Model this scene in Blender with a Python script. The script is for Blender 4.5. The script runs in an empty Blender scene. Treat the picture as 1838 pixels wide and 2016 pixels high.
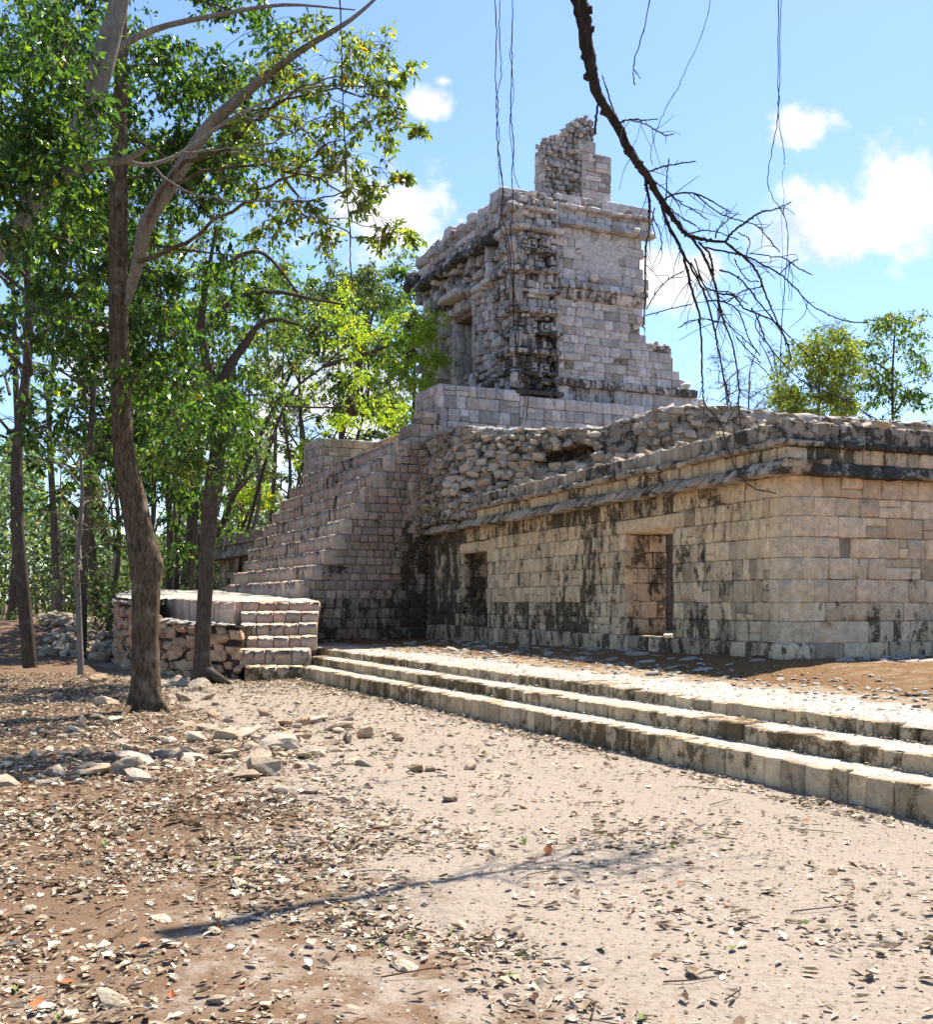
import bpy, math
import numpy as np
from mathutils import Vector, Matrix
RNG = np.random.default_rng(7)
def U(a, b): return float(RNG.uniform(a, b))
FO = 2150.0; CU = 919.0; HV = 1186.0; CZ = 1.6
def P(u, v, Y):                       # picture direction (in 1838 px wide photo) at a depth -> point of the place
    return np.array([(u-CU)/FO*Y, Y, CZ+(HV-v)/FO*Y])
def XY(u, Y): return np.array([(u-CU)/FO*Y, Y])
scene = bpy.context.scene
COL = scene.collection

# ---------------------------------------------------------------- mesh builder
class MB:
    def __init__(s):
        s.v = []; s.n = 0; s.loops = []; s.sizes = []; s.t = []; s.m = []; s.sm = []
    def add(s, verts, faces, tint=(.5, .3, .3), mat=0, smooth=True):
        """faces: int array (k, 3|4)"""
        verts = np.asarray(verts, dtype=np.float64); faces = np.asarray(faces)
        s.v.append(verts); s.loops.append((faces+s.n).ravel())
        s.sizes.append(np.full(len(faces), faces.shape[1], dtype=np.int32))
        t = np.asarray(tint, dtype=np.float64)
        if t.ndim == 1: t = np.tile(t[:3], (len(verts), 1))
        s.t.append(t); s.m.append(np.full(len(faces), mat, dtype=np.int32))
        s.sm.append(np.full(len(faces), smooth, dtype=bool)); s.n += len(verts)
    def build(s, name, mats, parent=None):
        me = bpy.data.meshes.new(name)
        v = np.concatenate(s.v); lp = np.concatenate(s.loops).astype(np.int32); sz = np.concatenate(s.sizes)
        me.vertices.add(len(v)); me.vertices.foreach_set('co', v.astype(np.float32).ravel())
        me.loops.add(len(lp)); me.loops.foreach_set('vertex_index', lp)
        me.polygons.add(len(sz))
        st = np.concatenate([[0], np.cumsum(sz)[:-1]]).astype(np.int32)
        me.polygons.foreach_set('loop_start', st)
        me.polygons.foreach_set('material_index', np.concatenate(s.m))
        me.polygons.foreach_set('use_smooth', np.concatenate(s.sm))
        ca = me.color_attributes.new('tint', 'FLOAT_COLOR', 'POINT')
        t = np.concatenate(s.t); t4 = np.ones((len(v), 4), dtype=np.float32); t4[:, :3] = t
        ca.data.foreach_set('color', t4.ravel())
        if not isinstance(mats, (list, tuple)): mats = [mats]
        for m in mats: me.materials.append(m)
        me.update(calc_edges=True); me.validate()
        o = bpy.data.objects.new(name, me); COL.objects.link(o)
        if parent is not None:
            o.parent = parent
            if parent.parent is not None or parent.type == 'EMPTY':
                o.matrix_parent_inverse = base_matrix(parent).inverted()
        return o
def base_matrix(o):
    m = Matrix.Translation(o.location)
    return m
def tag(o, label=None, cat=None, group=None, kind=None):
    if label: o['label'] = label
    if cat: o['category'] = cat
    if group: o['group'] = group
    if kind: o['kind'] = kind
    return o
def empty(name, loc, label, cat, group=None):
    o = bpy.data.objects.new(name, None); COL.objects.link(o)
    o.location = (float(loc[0]), float(loc[1]), float(loc[2])); o.empty_display_size = .3
    return tag(o, label, cat, group)

# ---------------------------------------------------------------- frames
class WF:
    """wall frame: s along the wall, n outwards, z up"""
    def __init__(s, o, along, out=None):
        s.o = np.array(o[:2], float); s.a = np.array(along, float); s.a /= np.linalg.norm(s.a)
        if out is None: out = (-s.a[1], s.a[0])
        s.b = np.array(out, float); s.b /= np.linalg.norm(s.b)
        s.flip = (s.a[0]*s.b[1]-s.a[1]*s.b[0]) < 0
    def pts(s, p):
        p = np.asarray(p, float)
        xy = s.o+p[:, 0:1]*s.a+p[:, 1:2]*s.b
        return np.concatenate([xy, p[:, 2:3]], 1)
    def pt(s, a, n, z): return s.pts([[a, n, z]])[0]
    def sub(s, ds, dn): return WF(s.o+ds*s.a+dn*s.b, s.a, s.b)

# rounded-box template: 5 lines a side
def _tmpl(n):
    idx = {}; V = []
    for i in range(n):
        for j in range(n):
            for k in range(n):
                if i in (0, n-1) or j in (0, n-1) or k in (0, n-1):
                    idx[(i, j, k)] = len(V); V.append((i, j, k))
    Q = []; back = []
    for ax in range(3):
        for side in (0, n-1):
            for p in range(n-1):
                for q in range(n-1):
                    def key(a, b):
                        l = [0, 0, 0]; l[ax] = side; o = [x for x in range(3) if x != ax]
                        l[o[0]] = a; l[o[1]] = b; return idx[tuple(l)]
                    f = [key(p, q), key(p+1, q), key(p+1, q+1), key(p, q+1)]
                    pos = (side != 0)
                    if ax == 1: pos = not pos
                    if not pos: f = f[::-1]
                    Q.append(f); back.append(ax == 1 and side == 0)
    return np.array(V), np.array(Q), np.array(back)
T5V, T5Q, T5B = _tmpl(5)
def rbox(mb, F, s0, s1, n0, n1, z0, z1, r=.02, noise=.006, tint=None, shear=0.0, skew=.0, mat=0, back=True, taper=0.0, nose=0.0, slant=0.0):
    c = np.array([(s0+s1)/2, (n0+n1)/2, (z0+z1)/2]); h = np.array([s1-s0, n1-n0, z1-z0])/2
    r = min(r, h.min()*.8); L = []
    for k in range(3):
        L.append(np.array([-h[k], -(h[k]-r), 0, h[k]-r, h[k]]))
    if nose: L[1][3] = h[1]-.11
    p = np.stack([L[k][T5V[:, k]] for k in range(3)], 1)
    q = np.clip(p, -(h-r), h-r); d = p-q; ln = np.linalg.norm(d, axis=1, keepdims=True)
    p = np.where(ln > r, q+d*(r/np.maximum(ln, 1e-9)), p)
    if taper: p[:, :2] *= (1-taper*(p[:, 2:3]/h[2]))
    if nose:
        fr = (T5V[:, 2] == 4) & (T5V[:, 1] == 4); p[fr, 2] -= nose*RNG.uniform(.6, 1.3)
    p = p+RNG.normal(0, noise, p.shape)
    if skew:
        p[:, 1] += p[:, 0]*U(-skew, skew)+p[:, 2]*U(-skew, skew)
        p[:, 2] += p[:, 0]*U(-skew, skew)*.6
        p[:, 0] += p[:, 2]*U(-skew, skew)*.6
    p[:, 1] -= shear*p[:, 2]
    if slant: p[:, 0] += slant*p[:, 2]
    w = F.pts(p+c); Q = T5Q if back else T5Q[~T5B]
    if F.flip: Q = Q[:, ::-1]
    mb.add(w, Q, tint if tint is not None else rt(), mat)
def rt(stain=.3, pink=.3, b=.5, db=.19):
    return (float(np.clip(b+RNG.normal(0, db), 0, 1)), float(np.clip(RNG.normal(pink, .2), 0, 1)), stain)
def box(mb, F, s0, s1, n0, n1, z0, z1, tint=(.4, .3, .3), mat=0):
    p = np.array([[s, n, z] for s in (s0, s1) for n in (n0, n1) for z in (z0, z1)])
    f = np.array([[0, 1, 3, 2], [4, 6, 7, 5], [0, 4, 5, 1], [2, 3, 7, 6], [0, 2, 6, 4], [1, 5, 7, 3]])
    if F.flip: f = f[:, ::-1]
    mb.add(F.pts(p), f, tint, mat, smooth=False)

def masonry(mb, F, s0, s1, z0, z1, ch=.28, cw=(.22, .38), depth=.14, proud=.012, r=.022, noise=.005, clip=None, stain=None,
            pink=.3, b=.5, gap=.006, jit=.18, zl=None, back=False, skew=.025):
    """coursed blocks; clip(s,z)->bool keep (block centre); stain(s,z)->0..1"""
    nco = max(1, int(round((z1-z0)/ch))); zs = np.linspace(z0, z1, nco+1)
    zs[1:-1] += RNG.uniform(-.1, .1, nco-1)*ch
    if zl is not None: zs = np.array([q for q in zl if z0-.01 <= q <= z1+.01]); nco = len(zs)-1
    for i in range(nco):
        s = s0
        first = True
        while s < s1-.02:
            w = U(*cw)*(U(.5, 1) if first else 1); first = False
            if RNG.random() < .12: w *= 1.5
            if RNG.random() < .12: w *= .65
            e = s+w
            if s1-e < cw[0]*.6: e = s1
            sc, zc = (s+e)/2, (zs[i]+zs[i+1])/2
            if clip is None or clip(sc, zc):
                st = (stain(sc, zc) if stain else .3)+RNG.normal(0, .08)
                g = gap*U(.6, 1.6); dn = RNG.normal(0, proud)
                zz0 = zs[i]+g*.6+U(-.5, .5)*gap; zz1 = zs[i+1]-g*.6
                if RNG.random() < jit*.25 and (zz1-zz0) > .2:      # split a block in two
                    zm = (zz0+zz1)/2+U(-.03, .03)
                    rbox(mb, F, s+g/2, e-g/2, -depth, dn, zz0, zm-g/2, r, noise, rt(st, pink, b), back=back, skew=skew)
                    rbox(mb, F, s+g/2, e-g/2, -depth, dn+RNG.normal(0, proud), zm+g/2, zz1, r, noise, rt(st, pink, b), back=back, skew=skew)
                else:
                    rbox(mb, F, s+g/2, e-g/2, -depth, dn, zz0, zz1, r, noise, rt(st, pink, b), back=back, skew=skew)
            s = e

# ---------------------------------------------------------------- rocks
def _ico(level):
    import bmesh
    bm = bmesh.new(); bmesh.ops.create_icosphere(bm, subdivisions=level, radius=1)
    bm.verts.ensure_lookup_table()
    V = np.array([v.co[:] for v in bm.verts]); F = np.array([[v.index for v in f.verts] for f in bm.faces]); bm.free()
    return V/np.linalg.norm(V, axis=1, keepdims=True), F
ICO = {1: _ico(1), 2: _ico(2), 3: _ico(3), 4: _ico(4)}
def rock(mb, c, size, level=2, tint=None, axes=None, k=9, rough=.03, smooth=None, mat=0, zcut=None):
    if smooth is None: smooth = level >= 3
    """size: three half extents; axes: 3x3 rows"""
    V, F = ICO[level]
    n = RNG.normal(size=(k, 3)); n /= np.linalg.norm(n, axis=1, keepdims=True)
    h = RNG.uniform(.38, .88, k)
    d = V@n.T; R = np.where(d > .05, h/np.maximum(d, .05), 9).min(1); R = np.minimum(R, 1.05)
    ph = RNG.uniform(0, 6.28, 6)
    R = R*(1+rough*(np.sin(V[:, 0]*7+ph[0])+np.sin(V[:, 1]*8+ph[1])+np.sin(V[:, 2]*9+ph[2])
             +.6*np.sin(V[:, 0]*19+V[:, 1]*15+ph[3])+.6*np.sin(V[:, 2]*21-V[:, 1]*13+ph[4])))
    p = V*R[:, None]*np.asarray(size)
    if axes is None:
        a = U(0, 6.28); t1 = U(-.3, .3)
        axes = np.array([[math.cos(a), math.sin(a), t1], [-math.sin(a), math.cos(a), U(-.2, .2)], [0, 0, 1]])
    p = p@np.asarray(axes)+np.asarray(c)
    if zcut is not None: p[:, 2] = np.maximum(p[:, 2], zcut)
    mb.add(p, F, tint if tint is not None else rt(), mat, smooth)

def rubble(mb, F, s0, s1, topf, z0, basef=None, ch=.3, lean=0.0, size=1.0, stain=None, pink=.3, b=.5, skip=None, nf=None, lev=2, proudn=.05):
    """irregular stones set into a leaning wall face; topf(s)->z top"""
    z = z0
    zmax = max(topf(s) for s in np.linspace(s0, s1, 30))
    row = 0
    while z < zmax:
        h = ch*U(.75, 1.25); s = s0-U(0, .2)
        while s < s1:
            w = h*U(1.0, 2.0)
            sc = s+w/2; zc = z+h/2+U(-.06, .06)
            tp = topf(min(max(sc, s0), s1))
            if zc < tp-.04 and not (skip and skip(sc, zc)):
                n = (nf(sc, zc) if nf else 0)-lean*(zc-z0)
                c = F.pt(sc, n-.06+RNG.normal(0, proudn*.5), zc)
                t = U(-.25, .25)
                ax = np.array([[F.a[0], F.a[1], t], [F.b[0], F.b[1], 0], [-t*F.a[0], -t*F.a[1], 1.0]])
                if RNG.random() < .55:
                    an_ = U(-.25, .25); Fr = WF(c[:2], F.a*math.cos(an_)+F.b*math.sin(an_), F.b*math.cos(an_)-F.a*math.sin(an_))
                    rbox(mb, Fr, -w*.47*size, w*.47*size, -.16, .05+proudn*U(0, 1.3), c[2]-h*.46*size, c[2]+h*.46*size, U(.012, .035), .011, rt(stain(sc, zc) if stain else .3, pink, b), skew=.28, taper=U(-.16, .16), slant=U(-.3, .3))
                else: rock(mb, c, (w*.60*size, (.14+proudn*U(0, 1.2)), h*.60*size), lev, rt(stain(sc, zc) if stain else .3, pink, b), ax, rough=.045, smooth=False, k=7)
                if RNG.random() < .5:
                    c2 = F.pt(s+w+U(-.05, .05), n-.05, z+U(0, h))
                    rock(mb, c2, (h*.22, .1, h*.2), 1, rt(.45, pink, b), ax)
            s += w
        z += h; row += 1

# ---------------------------------------------------------------- tubes, leaves
def catmull(P_, n):
    P_ = np.asarray(P_, float)
    if len(P_) < 3:
        t = np.linspace(0, 1, n+1)[:, None]; return P_[0]*(1-t)+P_[-1]*t
    Q = np.vstack([2*P_[0]-P_[1], P_, 2*P_[-1]-P_[-2]]); out = []
    for i in range(1, len(Q)-2):
        for k in range(n):
            t = k/n
            out.append(.5*((2*Q[i])+(-Q[i-1]+Q[i+1])*t+(2*Q[i-1]-5*Q[i]+4*Q[i+1]-Q[i+2])*t*t+(-Q[i-1]+3*Q[i]-3*Q[i+1]+Q[i+2])*t**3))
    out.append(Q[-2]); return np.array(out)
def tube(mb, path, rad, sides=6, tint=(.5, .3, .3), mat=0, noise=0, cap=True, ribs=None):
    path = np.asarray(path, float); rad = np.asarray(rad, float); m = len(path)
    T = np.gradient(path, axis=0); T /= np.maximum(np.linalg.norm(T, axis=1, keepdims=True), 1e-9)
    up = np.array([0, 1., 0]) if abs(T[0][1]) < .9 else np.array([1., 0, 0])
    N = np.cross(T, up); N /= np.maximum(np.linalg.norm(N, axis=1, keepdims=True), 1e-9)
    B = np.cross(T, N); an = np.linspace(0, 2*math.pi, sides, endpoint=False)
    R = rad[:, None]*np.ones(sides)
    if ribs is not None: R = R*ribs
    if noise: R = R*(1+RNG.normal(0, noise, R.shape))
    v = path[:, None]+R[..., None]*(np.cos(an)[None, :, None]*N[:, None]+np.sin(an)[None, :, None]*B[:, None])
    v = v.reshape(-1, 3); i = np.arange(m-1)[:, None]*sides; j = np.arange(sides)[None]; j2 = (j+1) % sides
    f = np.stack([i+j, i+sides+j, i+sides+j2, i+j2], -1).reshape(-1, 4)
    mb.add(v, f, tint, mat)
def leaves(mb, pos, dirs, size, mat=0, tint=None, wid=.5, fold=.25):
    n = len(pos)
    if n == 0: return
    d = dirs/np.maximum(np.linalg.norm(dirs, axis=1, keepdims=True), 1e-9)
    r = RNG.normal(size=(n, 3)); r[:, 2] += .6
    s = np.cross(d, r); s /= np.maximum(np.linalg.norm(s, axis=1, keepdims=True), 1e-9)
    up = np.cross(s, d); L = size[:, None]
    base = pos; tip = pos+d*L-up*L*.12
    m1 = pos+d*L*.5+s*L*wid*.5+up*L*fold*.3; m2 = pos+d*L*.5-s*L*wid*.5+up*L*fold*.3
    v = np.stack([base, m1, tip, m2], 1).reshape(-1, 3)
    k = np.arange(n)[:, None]*4
    f = np.concatenate([k+np.array([0, 1, 2]), k+np.array([0, 2, 3])])
    t = tint if tint is not None else RNG.random((n, 3))
    mb.add(v, f, np.repeat(t, 4, axis=0), mat, smooth=False)

class Tree:
    def __init__(s, name, label, cat, base, group=None, bark='bark', leaf='leaf_dark'):
        s.root = empty(name, base, label, cat, group); s.tr = MB(); s.cr = MB(); s.nodes = []; s.bark = bark; s.leaf = leaf; s.nl = 0
        s.base = np.array(base, float); s.minr = .008
    def limb(s, pts, r0, r1, sides=8, sub=4, noise=.04, flare=0, node=True, wob=0, mat=0):
        p = catmull(pts, sub); m = len(p); t = np.linspace(0, 1, m)
        if np.ndim(r0) == 0: r = r0+(r1-r0)*t
        else: r = np.interp(t, np.linspace(0, 1, len(r0)), r0)
        if wob: p[1:-1] += RNG.normal(0, wob, (m-2, 3))
        ribs = None
        if sides >= 12:
            ph = RNG.uniform(0, 6.28, 4); an = np.linspace(0, 2*math.pi, sides, endpoint=False)
            ribs = 1+.06*np.sin(3*an[None]+ph[0]+2.2*t[:, None])+.035*np.sin(5*an[None]+ph[1]-4*t[:, None])+.025*np.sin(9*an[None]+ph[2])
            if flare:
                fl = np.exp(-t/.05)[:, None]
                ribs = ribs*(1+fl*(flare+.35*flare*np.sin(5*an[None]+ph[3])+.2*flare*np.sin(2*an[None])))
        tube(s.tr, p, r, sides, noise=noise, ribs=ribs, mat=mat)
        if node:
            for q, rr in zip(p, r): s.nodes.append((q, rr))
    def cluster(s, c, rad, twigs, lpt, lsize, droop=.3, twr=.006, link=True, flat=.75):
        c = np.asarray(c, float)
        if link and s.nodes:
            N = np.array([n[0] for n in s.nodes]); rr = np.array([n[1] for n in s.nodes])
            dv = c-N; dist = np.linalg.norm(dv, axis=1)+np.maximum(0, -dv[:, 2])*1.2
            i = int(np.argmin(dist)); a = N[i]; d = np.linalg.norm(c-a)
            if d > .15:
                r0 = min(rr[i]*.6, .012+d*.013); r1 = max(.006, r0*.4)
                mid = a+(c-a)*.5+np.array([U(-.08, .08)*d, U(-.08, .08)*d, U(.0, .14)*d])
                p = catmull([a, mid, c], 3)
                tube(s.tr, p, np.linspace(r0, r1, len(p)), 5)
                for q, w in zip(p[2:], np.linspace(r0, r1, len(p))[2:]): s.nodes.append((q, w))
        for k in range(twigs):
            d = RNG.normal(size=3); d /= np.linalg.norm(d); d[2] *= flat
            L = rad*U(.55, 1.1); e = c+d*L*np.array([1, 1, .8]); m = c+d*L*.5+np.array([0, 0, U(0, .18)*L]); e = e-np.array([0, 0, droop*L*U(.2, 1)])
            p = catmull([c+d*.02, m, e], 3)
            tube(s.cr, p, np.linspace(twr, twr*.35, len(p)), 3, mat=1)
            n = max(1, int(lpt*U(.7, 1.3))); t = RNG.uniform(.25, 1.02, n)
            q = np.stack([np.interp(t, np.linspace(0, 1, len(p)), p[:, i]) for i in range(3)], 1)
            q += RNG.normal(0, rad*.07, q.shape)
            dd = (e-m)/max(np.linalg.norm(e-m), 1e-6)*.6+RNG.normal(0, .6, (n, 3)); dd[:, 2] -= droop*1.3
            leaves(s.cr, q, dd, RNG.uniform(.45, 1.3, n)*lsize); s.nl += n
    def finish(s):
        s.tr.build('trunk', [MAT[s.bark], MAT['bark_pale']], s.root)
        if s.cr.v: s.cr.build('crown', [MAT[s.leaf], MAT['twig']], s.root)
        return s.root

# ---------------------------------------------------------------- materials
MAT = {}
class NT:
    def __init__(s, name):
        m = bpy.data.materials.new(name); m.use_nodes = True; s.t = m.node_tree; s.t.nodes.clear(); MAT[name] = m
        s.out = s.n('ShaderNodeOutputMaterial')
    def n(s, ty, **k):
        nd = s.t.nodes.new(ty)
        for a, b in k.items(): setattr(nd, a, b)
        return nd
    def l(s, a, b): s.t.links.new(a, b)
    def noise(s, vec, scale, detail=5, rough=.55, dist=0):
        nd = s.n('ShaderNodeTexNoise'); nd.inputs['Scale'].default_value = scale; nd.inputs['Detail'].default_value = detail
        nd.inputs['Roughness'].default_value = rough; nd.inputs['Distortion'].default_value = dist; s.l(vec, nd.inputs['Vector']); return nd.outputs['Fac']
    def math(s, op, a, b=None, c=None, clamp=False):
        nd = s.n('ShaderNodeMath', operation=op); nd.use_clamp = clamp
        for i, x in enumerate((a, b, c)):
            if x is None: continue
            if isinstance(x, (int, float)): nd.inputs[i].default_value = x
            else: s.l(x, nd.inputs[i])
        return nd.outputs[0]
    def ramp(s, f, lo, hi, a=0., b=1.):
        nd = s.n('ShaderNodeMapRange'); nd.interpolation_type = 'SMOOTHSTEP'
        s.l(f, nd.inputs[0])
        for i, x in zip((1, 2, 3, 4), (lo, hi, a, b)): nd.inputs[i].default_value = x
        return nd.outputs[0]
    def mix(s, f, a, b, mode='MIX'):
        nd = s.n('ShaderNodeMix', data_type='RGBA', blend_type=mode)
        for sock, x in ((nd.inputs[0], f), (nd.inputs[6], a), (nd.inputs[7], b)):
            if isinstance(x, (int, float)): sock.default_value = x
            elif isinstance(x, tuple): sock.default_value = (*x, 1)
            else: s.l(x, sock)
        return nd.outputs[2]
    def scaled(s, vec, sc):
        nd = s.n('ShaderNodeMapping'); nd.inputs['Scale'].default_value = sc; s.l(vec, nd.inputs['Vector']); return nd.outputs[0]
    def finish(s, col, rough=.9, bump=None, bstr=.5, bdist=.02, spec=.2, sss=None):
        b = s.n('ShaderNodeBsdfPrincipled')
        if isinstance(col, tuple): b.inputs['Base Color'].default_value = (*col, 1)
        else: s.l(col, b.inputs['Base Color'])
        if isinstance(rough, (int, float)): b.inputs['Roughness'].default_value = rough
        else: s.l(rough, b.inputs['Roughness'])
        b.inputs['Specular IOR Level'].default_value = spec
        if bump is not None:
            bn = s.n('ShaderNodeBump'); bn.inputs['Strength'].default_value = bstr; bn.inputs['Distance'].default_value = bdist
            s.l(bump, bn.inputs['Height']); s.l(bn.outputs[0], b.inputs['Normal'])
        s.l(b.outputs[0], s.out.inputs[0]); return b
def stone(name, base, pink, dark=(.035, .032, .027), stain_lo=.53, streak=3.2, bscale=1.0, mortar=False, red=0.0, pale=None, val=(.62, 1.3)):
    N = NT(name); g = N.n('ShaderNodeNewGeometry'); pos = g.outputs['Position']
    at = N.n('ShaderNodeAttribute', attribute_name='tint'); sp = N.n('ShaderNodeSeparateColor'); N.l(at.outputs['Color'], sp.inputs[0])
    r_, g_, b_ = sp.outputs[0], sp.outputs[1], sp.outputs[2]
    col = N.mix(N.ramp(g_, .1, .95), base, pink)
    n1 = N.noise(pos, 1.7, 6, .6); n2 = N.noise(pos, 9, 6, .65); n3 = N.noise(pos, 45, 4, .7)
    v = N.math('MULTIPLY', N.ramp(r_, 0, 1, val[0], val[1]), N.ramp(n2, .3, .7, .78, 1.18))
    v = N.math('MULTIPLY', v, N.ramp(n3, .3, .7, .88, 1.1))
    cv = N.n('ShaderNodeCombineXYZ')
    for i in range(3): N.l(v, cv.inputs[i])
    col = N.mix(1.0, col, cv.outputs[0], 'MULTIPLY')
    # warm ochre wash and grey algae in soft patches
    col = N.mix(N.math('MULTIPLY', N.ramp(N.noise(pos, 2.6, 5, .6), .5, .72), .45), col, (base[0]*1.02, base[1]*.86, base[2]*.62))
    col = N.mix(N.math('MULTIPLY', N.ramp(N.noise(N.scaled(pos, (1.3, 1.3, 1)), 3.1, 6, .65, .4), .5, .68), .24), col, (.25, .23, .21))
    # black lichen: vertical streaks, broken by fine noise; amount set by tint blue, which also carries some painted shade
    st = N.noise(N.scaled(pos, (1, 1, 1/streak)), 3.6, 6, .7, .3)
    f = N.math('ADD', st, N.math('MULTIPLY', N.math('SUBTRACT', n2, .5), .5))
    f = N.math('ADD', f, N.math('MULTIPLY', N.math('SUBTRACT', n3, .5), .35))
    f = N.math('ADD', f, N.math('MULTIPLY', N.math('SUBTRACT', b_, .3), .42))
    m = N.ramp(f, stain_lo, stain_lo+.13)
    col = N.mix(N.math('MULTIPLY', m, .9), col, dark)
    bump = N.math('ADD', N.math('MULTIPLY', n2, .6), N.math('MULTIPLY', n3, .35))
    vo = N.n('ShaderNodeTexVoronoi'); vo.inputs['Scale'].default_value = 38; N.l(pos, vo.inputs['Vector'])
    bump = N.math('ADD', bump, N.math('MULTIPLY', N.ramp(vo.outputs['Distance'], .05, .35), .22))
    N.finish(col, .93, bump, .75, .03*bscale, .12)
GREY = (.36, .315, .27); PINK = (.40, .27, .215)
stone('stone_stair', (.50, .39, .30), (.54, .34, .25), dark=(.05, .037, .025), stain_lo=.60, streak=2.6)
stone('field_stone', (.46, .325, .215), (.48, .28, .18), dark=(.05, .037, .025), stain_lo=.64)
stone('stone_wing', (.64, .49, .315), (.60, .44, .305), dark=(.05, .04, .028), stain_lo=.56, streak=2.4)
stone('stone_tower', (.54, .50, .475), (.55, .455, .41), stain_lo=.61, val=(.55, 1.3))
stone('stone_step', (.55, .42, .26), (.52, .36, .23), dark=(.10, .068, .034), stain_lo=.56, streak=1.6)
stone('stone_cornice', (.44, .37, .285), (.45, .33, .24), stain_lo=.57, streak=1.0)
stone('rubble_stone', (.50, .425, .335), (.47, .34, .24), stain_lo=.60, streak=1.2, bscale=1.6)
stone('rock_stone', (.45, .37, .275), (.40, .27, .165), dark=(.08, .068, .05), stain_lo=.62, streak=1.0, bscale=1.4)
stone('mortar', (.36, .29, .21), (.36, .26, .18), dark=(.03, .025, .02), stain_lo=.5, streak=1.5)
stone('mortar_dark', (.10, .075, .055), (.12, .08, .055), dark=(.02, .017, .014), stain_lo=.5)
stone('pale_plaster', (.33, .30, .262), (.33, .28, .23), dark=(.12, .095, .065), stain_lo=.58, streak=1.0, val=(.5, 1.3))
stone('lintel_stone', (.34, .20, .15), (.36, .2, .15), stain_lo=.7)
stone('lime_lintel', (.46, .38, .24), (.46, .36, .22), stain_lo=.66)

def ground_mat(name, dirt, dust, mask_n=None, off=0, lo=.42, hi=.62):
    N = NT(name); g = N.n('ShaderNodeNewGeometry'); pos = g.outputs['Position']
    n1 = N.noise(pos, .55, 6, .6, .3); n2 = N.noise(pos, 4, 6, .65); n3 = N.noise(pos, 28, 5, .7); n4 = N.noise(pos, 90, 3, .7)
    at = N.n('ShaderNodeAttribute', attribute_name='tint'); sp = N.n('ShaderNodeSeparateColor'); N.l(at.outputs['Color'], sp.inputs[0])
    f = N.math('ADD', N.math('MULTIPLY', n1, .5), N.math('MULTIPLY', n2, .5)); f = N.math('ADD', f, N.math('SUBTRACT', sp.outputs[0], .5))
    col = N.mix(N.ramp(f, lo, hi), dirt, dust)
    col = N.mix(N.math('MULTIPLY', N.ramp(n3, .45, .75), .55), col, (dirt[0]*.6, dirt[1]*.55, dirt[2]*.5))
    col = N.mix(N.math('MULTIPLY', N.ramp(n4, .58, .72), .5), col, (dust[0]*1.15, dust[1]*1.15, dust[2]*1.15))
    bump = N.math('ADD', N.math('MULTIPLY', n2, .8), N.math('ADD', N.math('MULTIPLY', n3, .4), N.math('MULTIPLY', n4, .2)))
    N.finish(col, .95, bump, .8, .04, .1)
ground_mat('ground', (.160, .100, .060), (.305, .25, .20), lo=.44, hi=.60)
ground_mat('terrace_dirt', (.17, .092, .038), (.31, .235, .155), lo=.50, hi=.72)

def bark_mat(name, a, b, c):
    N = NT(name); g = N.n('ShaderNodeNewGeometry'); pos = g.outputs['Position']
    n1 = N.noise(N.scaled(pos, (1, 1, .22)), 22, 8, .75, .8); n2 = N.noise(pos, 3, 5, .6); n3 = N.noise(N.scaled(pos, (1, 1, .3)), 60, 4, .7)
    col = N.mix(N.ramp(n1, .35, .65), a, b); col = N.mix(N.math('MULTIPLY', N.ramp(n2, .52, .68), .6), col, c)
    bump = N.math('ADD', n1, N.math('MULTIPLY', n3, .4)); N.finish(col, .95, bump, 1.0, .05, .1)
bark_mat('bark', (.05, .036, .024), (.23, .16, .10), (.34, .28, .21))
bark_mat('bark_grey', (.07, .055, .042), (.15, .115, .085), (.2, .17, .14))
bark_mat('bark_pale', (.20, .17, .13), (.36, .32, .26), (.42, .38, .32))
bark_mat('bark_dead', (.035, .025, .02), (.085, .06, .045), (.12, .095, .075))
bark_mat('twig', (.08, .055, .04), (.16, .11, .08), (.2, .15, .11))
bark_mat('twig_pale', (.20, .17, .15), (.30, .26, .23), (.3, .27, .24))

def leaf_mat(name, a, b, c, trans=.5, rough=.38, yprob=.93, ycol=(.42, .30, .03)):
    N = NT(name); at = N.n('ShaderNodeAttribute', attribute_name='tint'); sp = N.n('ShaderNodeSeparateColor'); N.l(at.outputs['Color'], sp.inputs[0])
    col = N.mix(sp.outputs[0], a, b); col = N.mix(N.ramp(sp.outputs[1], .7, 1), col, c); col = N.mix(N.ramp(sp.outputs[2], yprob, yprob+.01), col, ycol)
    p = N.n('ShaderNodeBsdfPrincipled'); N.l(col, p.inputs['Base Color']); p.inputs['Roughness'].default_value = rough; p.inputs['Specular IOR Level'].default_value = .5
    t = N.n('ShaderNodeBsdfTranslucent'); hs = N.n('ShaderNodeHueSaturation'); hs.inputs['Value'].default_value = 2.7; hs.inputs['Saturation'].default_value = 1.1; hs.inputs['Hue'].default_value = .485
    N.l(col, hs.inputs['Color']); N.l(hs.outputs[0], t.inputs['Color'])
    mx = N.n('ShaderNodeMixShader'); mx.inputs[0].default_value = trans; N.l(p.outputs[0], mx.inputs[1]); N.l(t.outputs[0], mx.inputs[2]); N.l(mx.outputs[0], N.out.inputs[0])
leaf_mat('leaf_dark', (.012, .032, .008), (.038, .082, .015), (.10, .175, .022), .58, .27, .992)
leaf_mat('leaf_mid', (.028, .06, .014), (.07, .13, .025), (.16, .22, .04), .5, .38, .985)
leaf_mat('leaf_lime', (.13, .22, .025), (.22, .32, .04), (.32, .40, .06), .5, .45, .97)
leaf_mat('leaf_far', (.03, .06, .02), (.07, .115, .032), (.17, .21, .06), .36, .5, .985, (.35, .27, .08))
leaf_mat('leaf_spray', (.05, .085, .016), (.11, .16, .028), (.24, .27, .05), .56, .36, .972)
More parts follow.
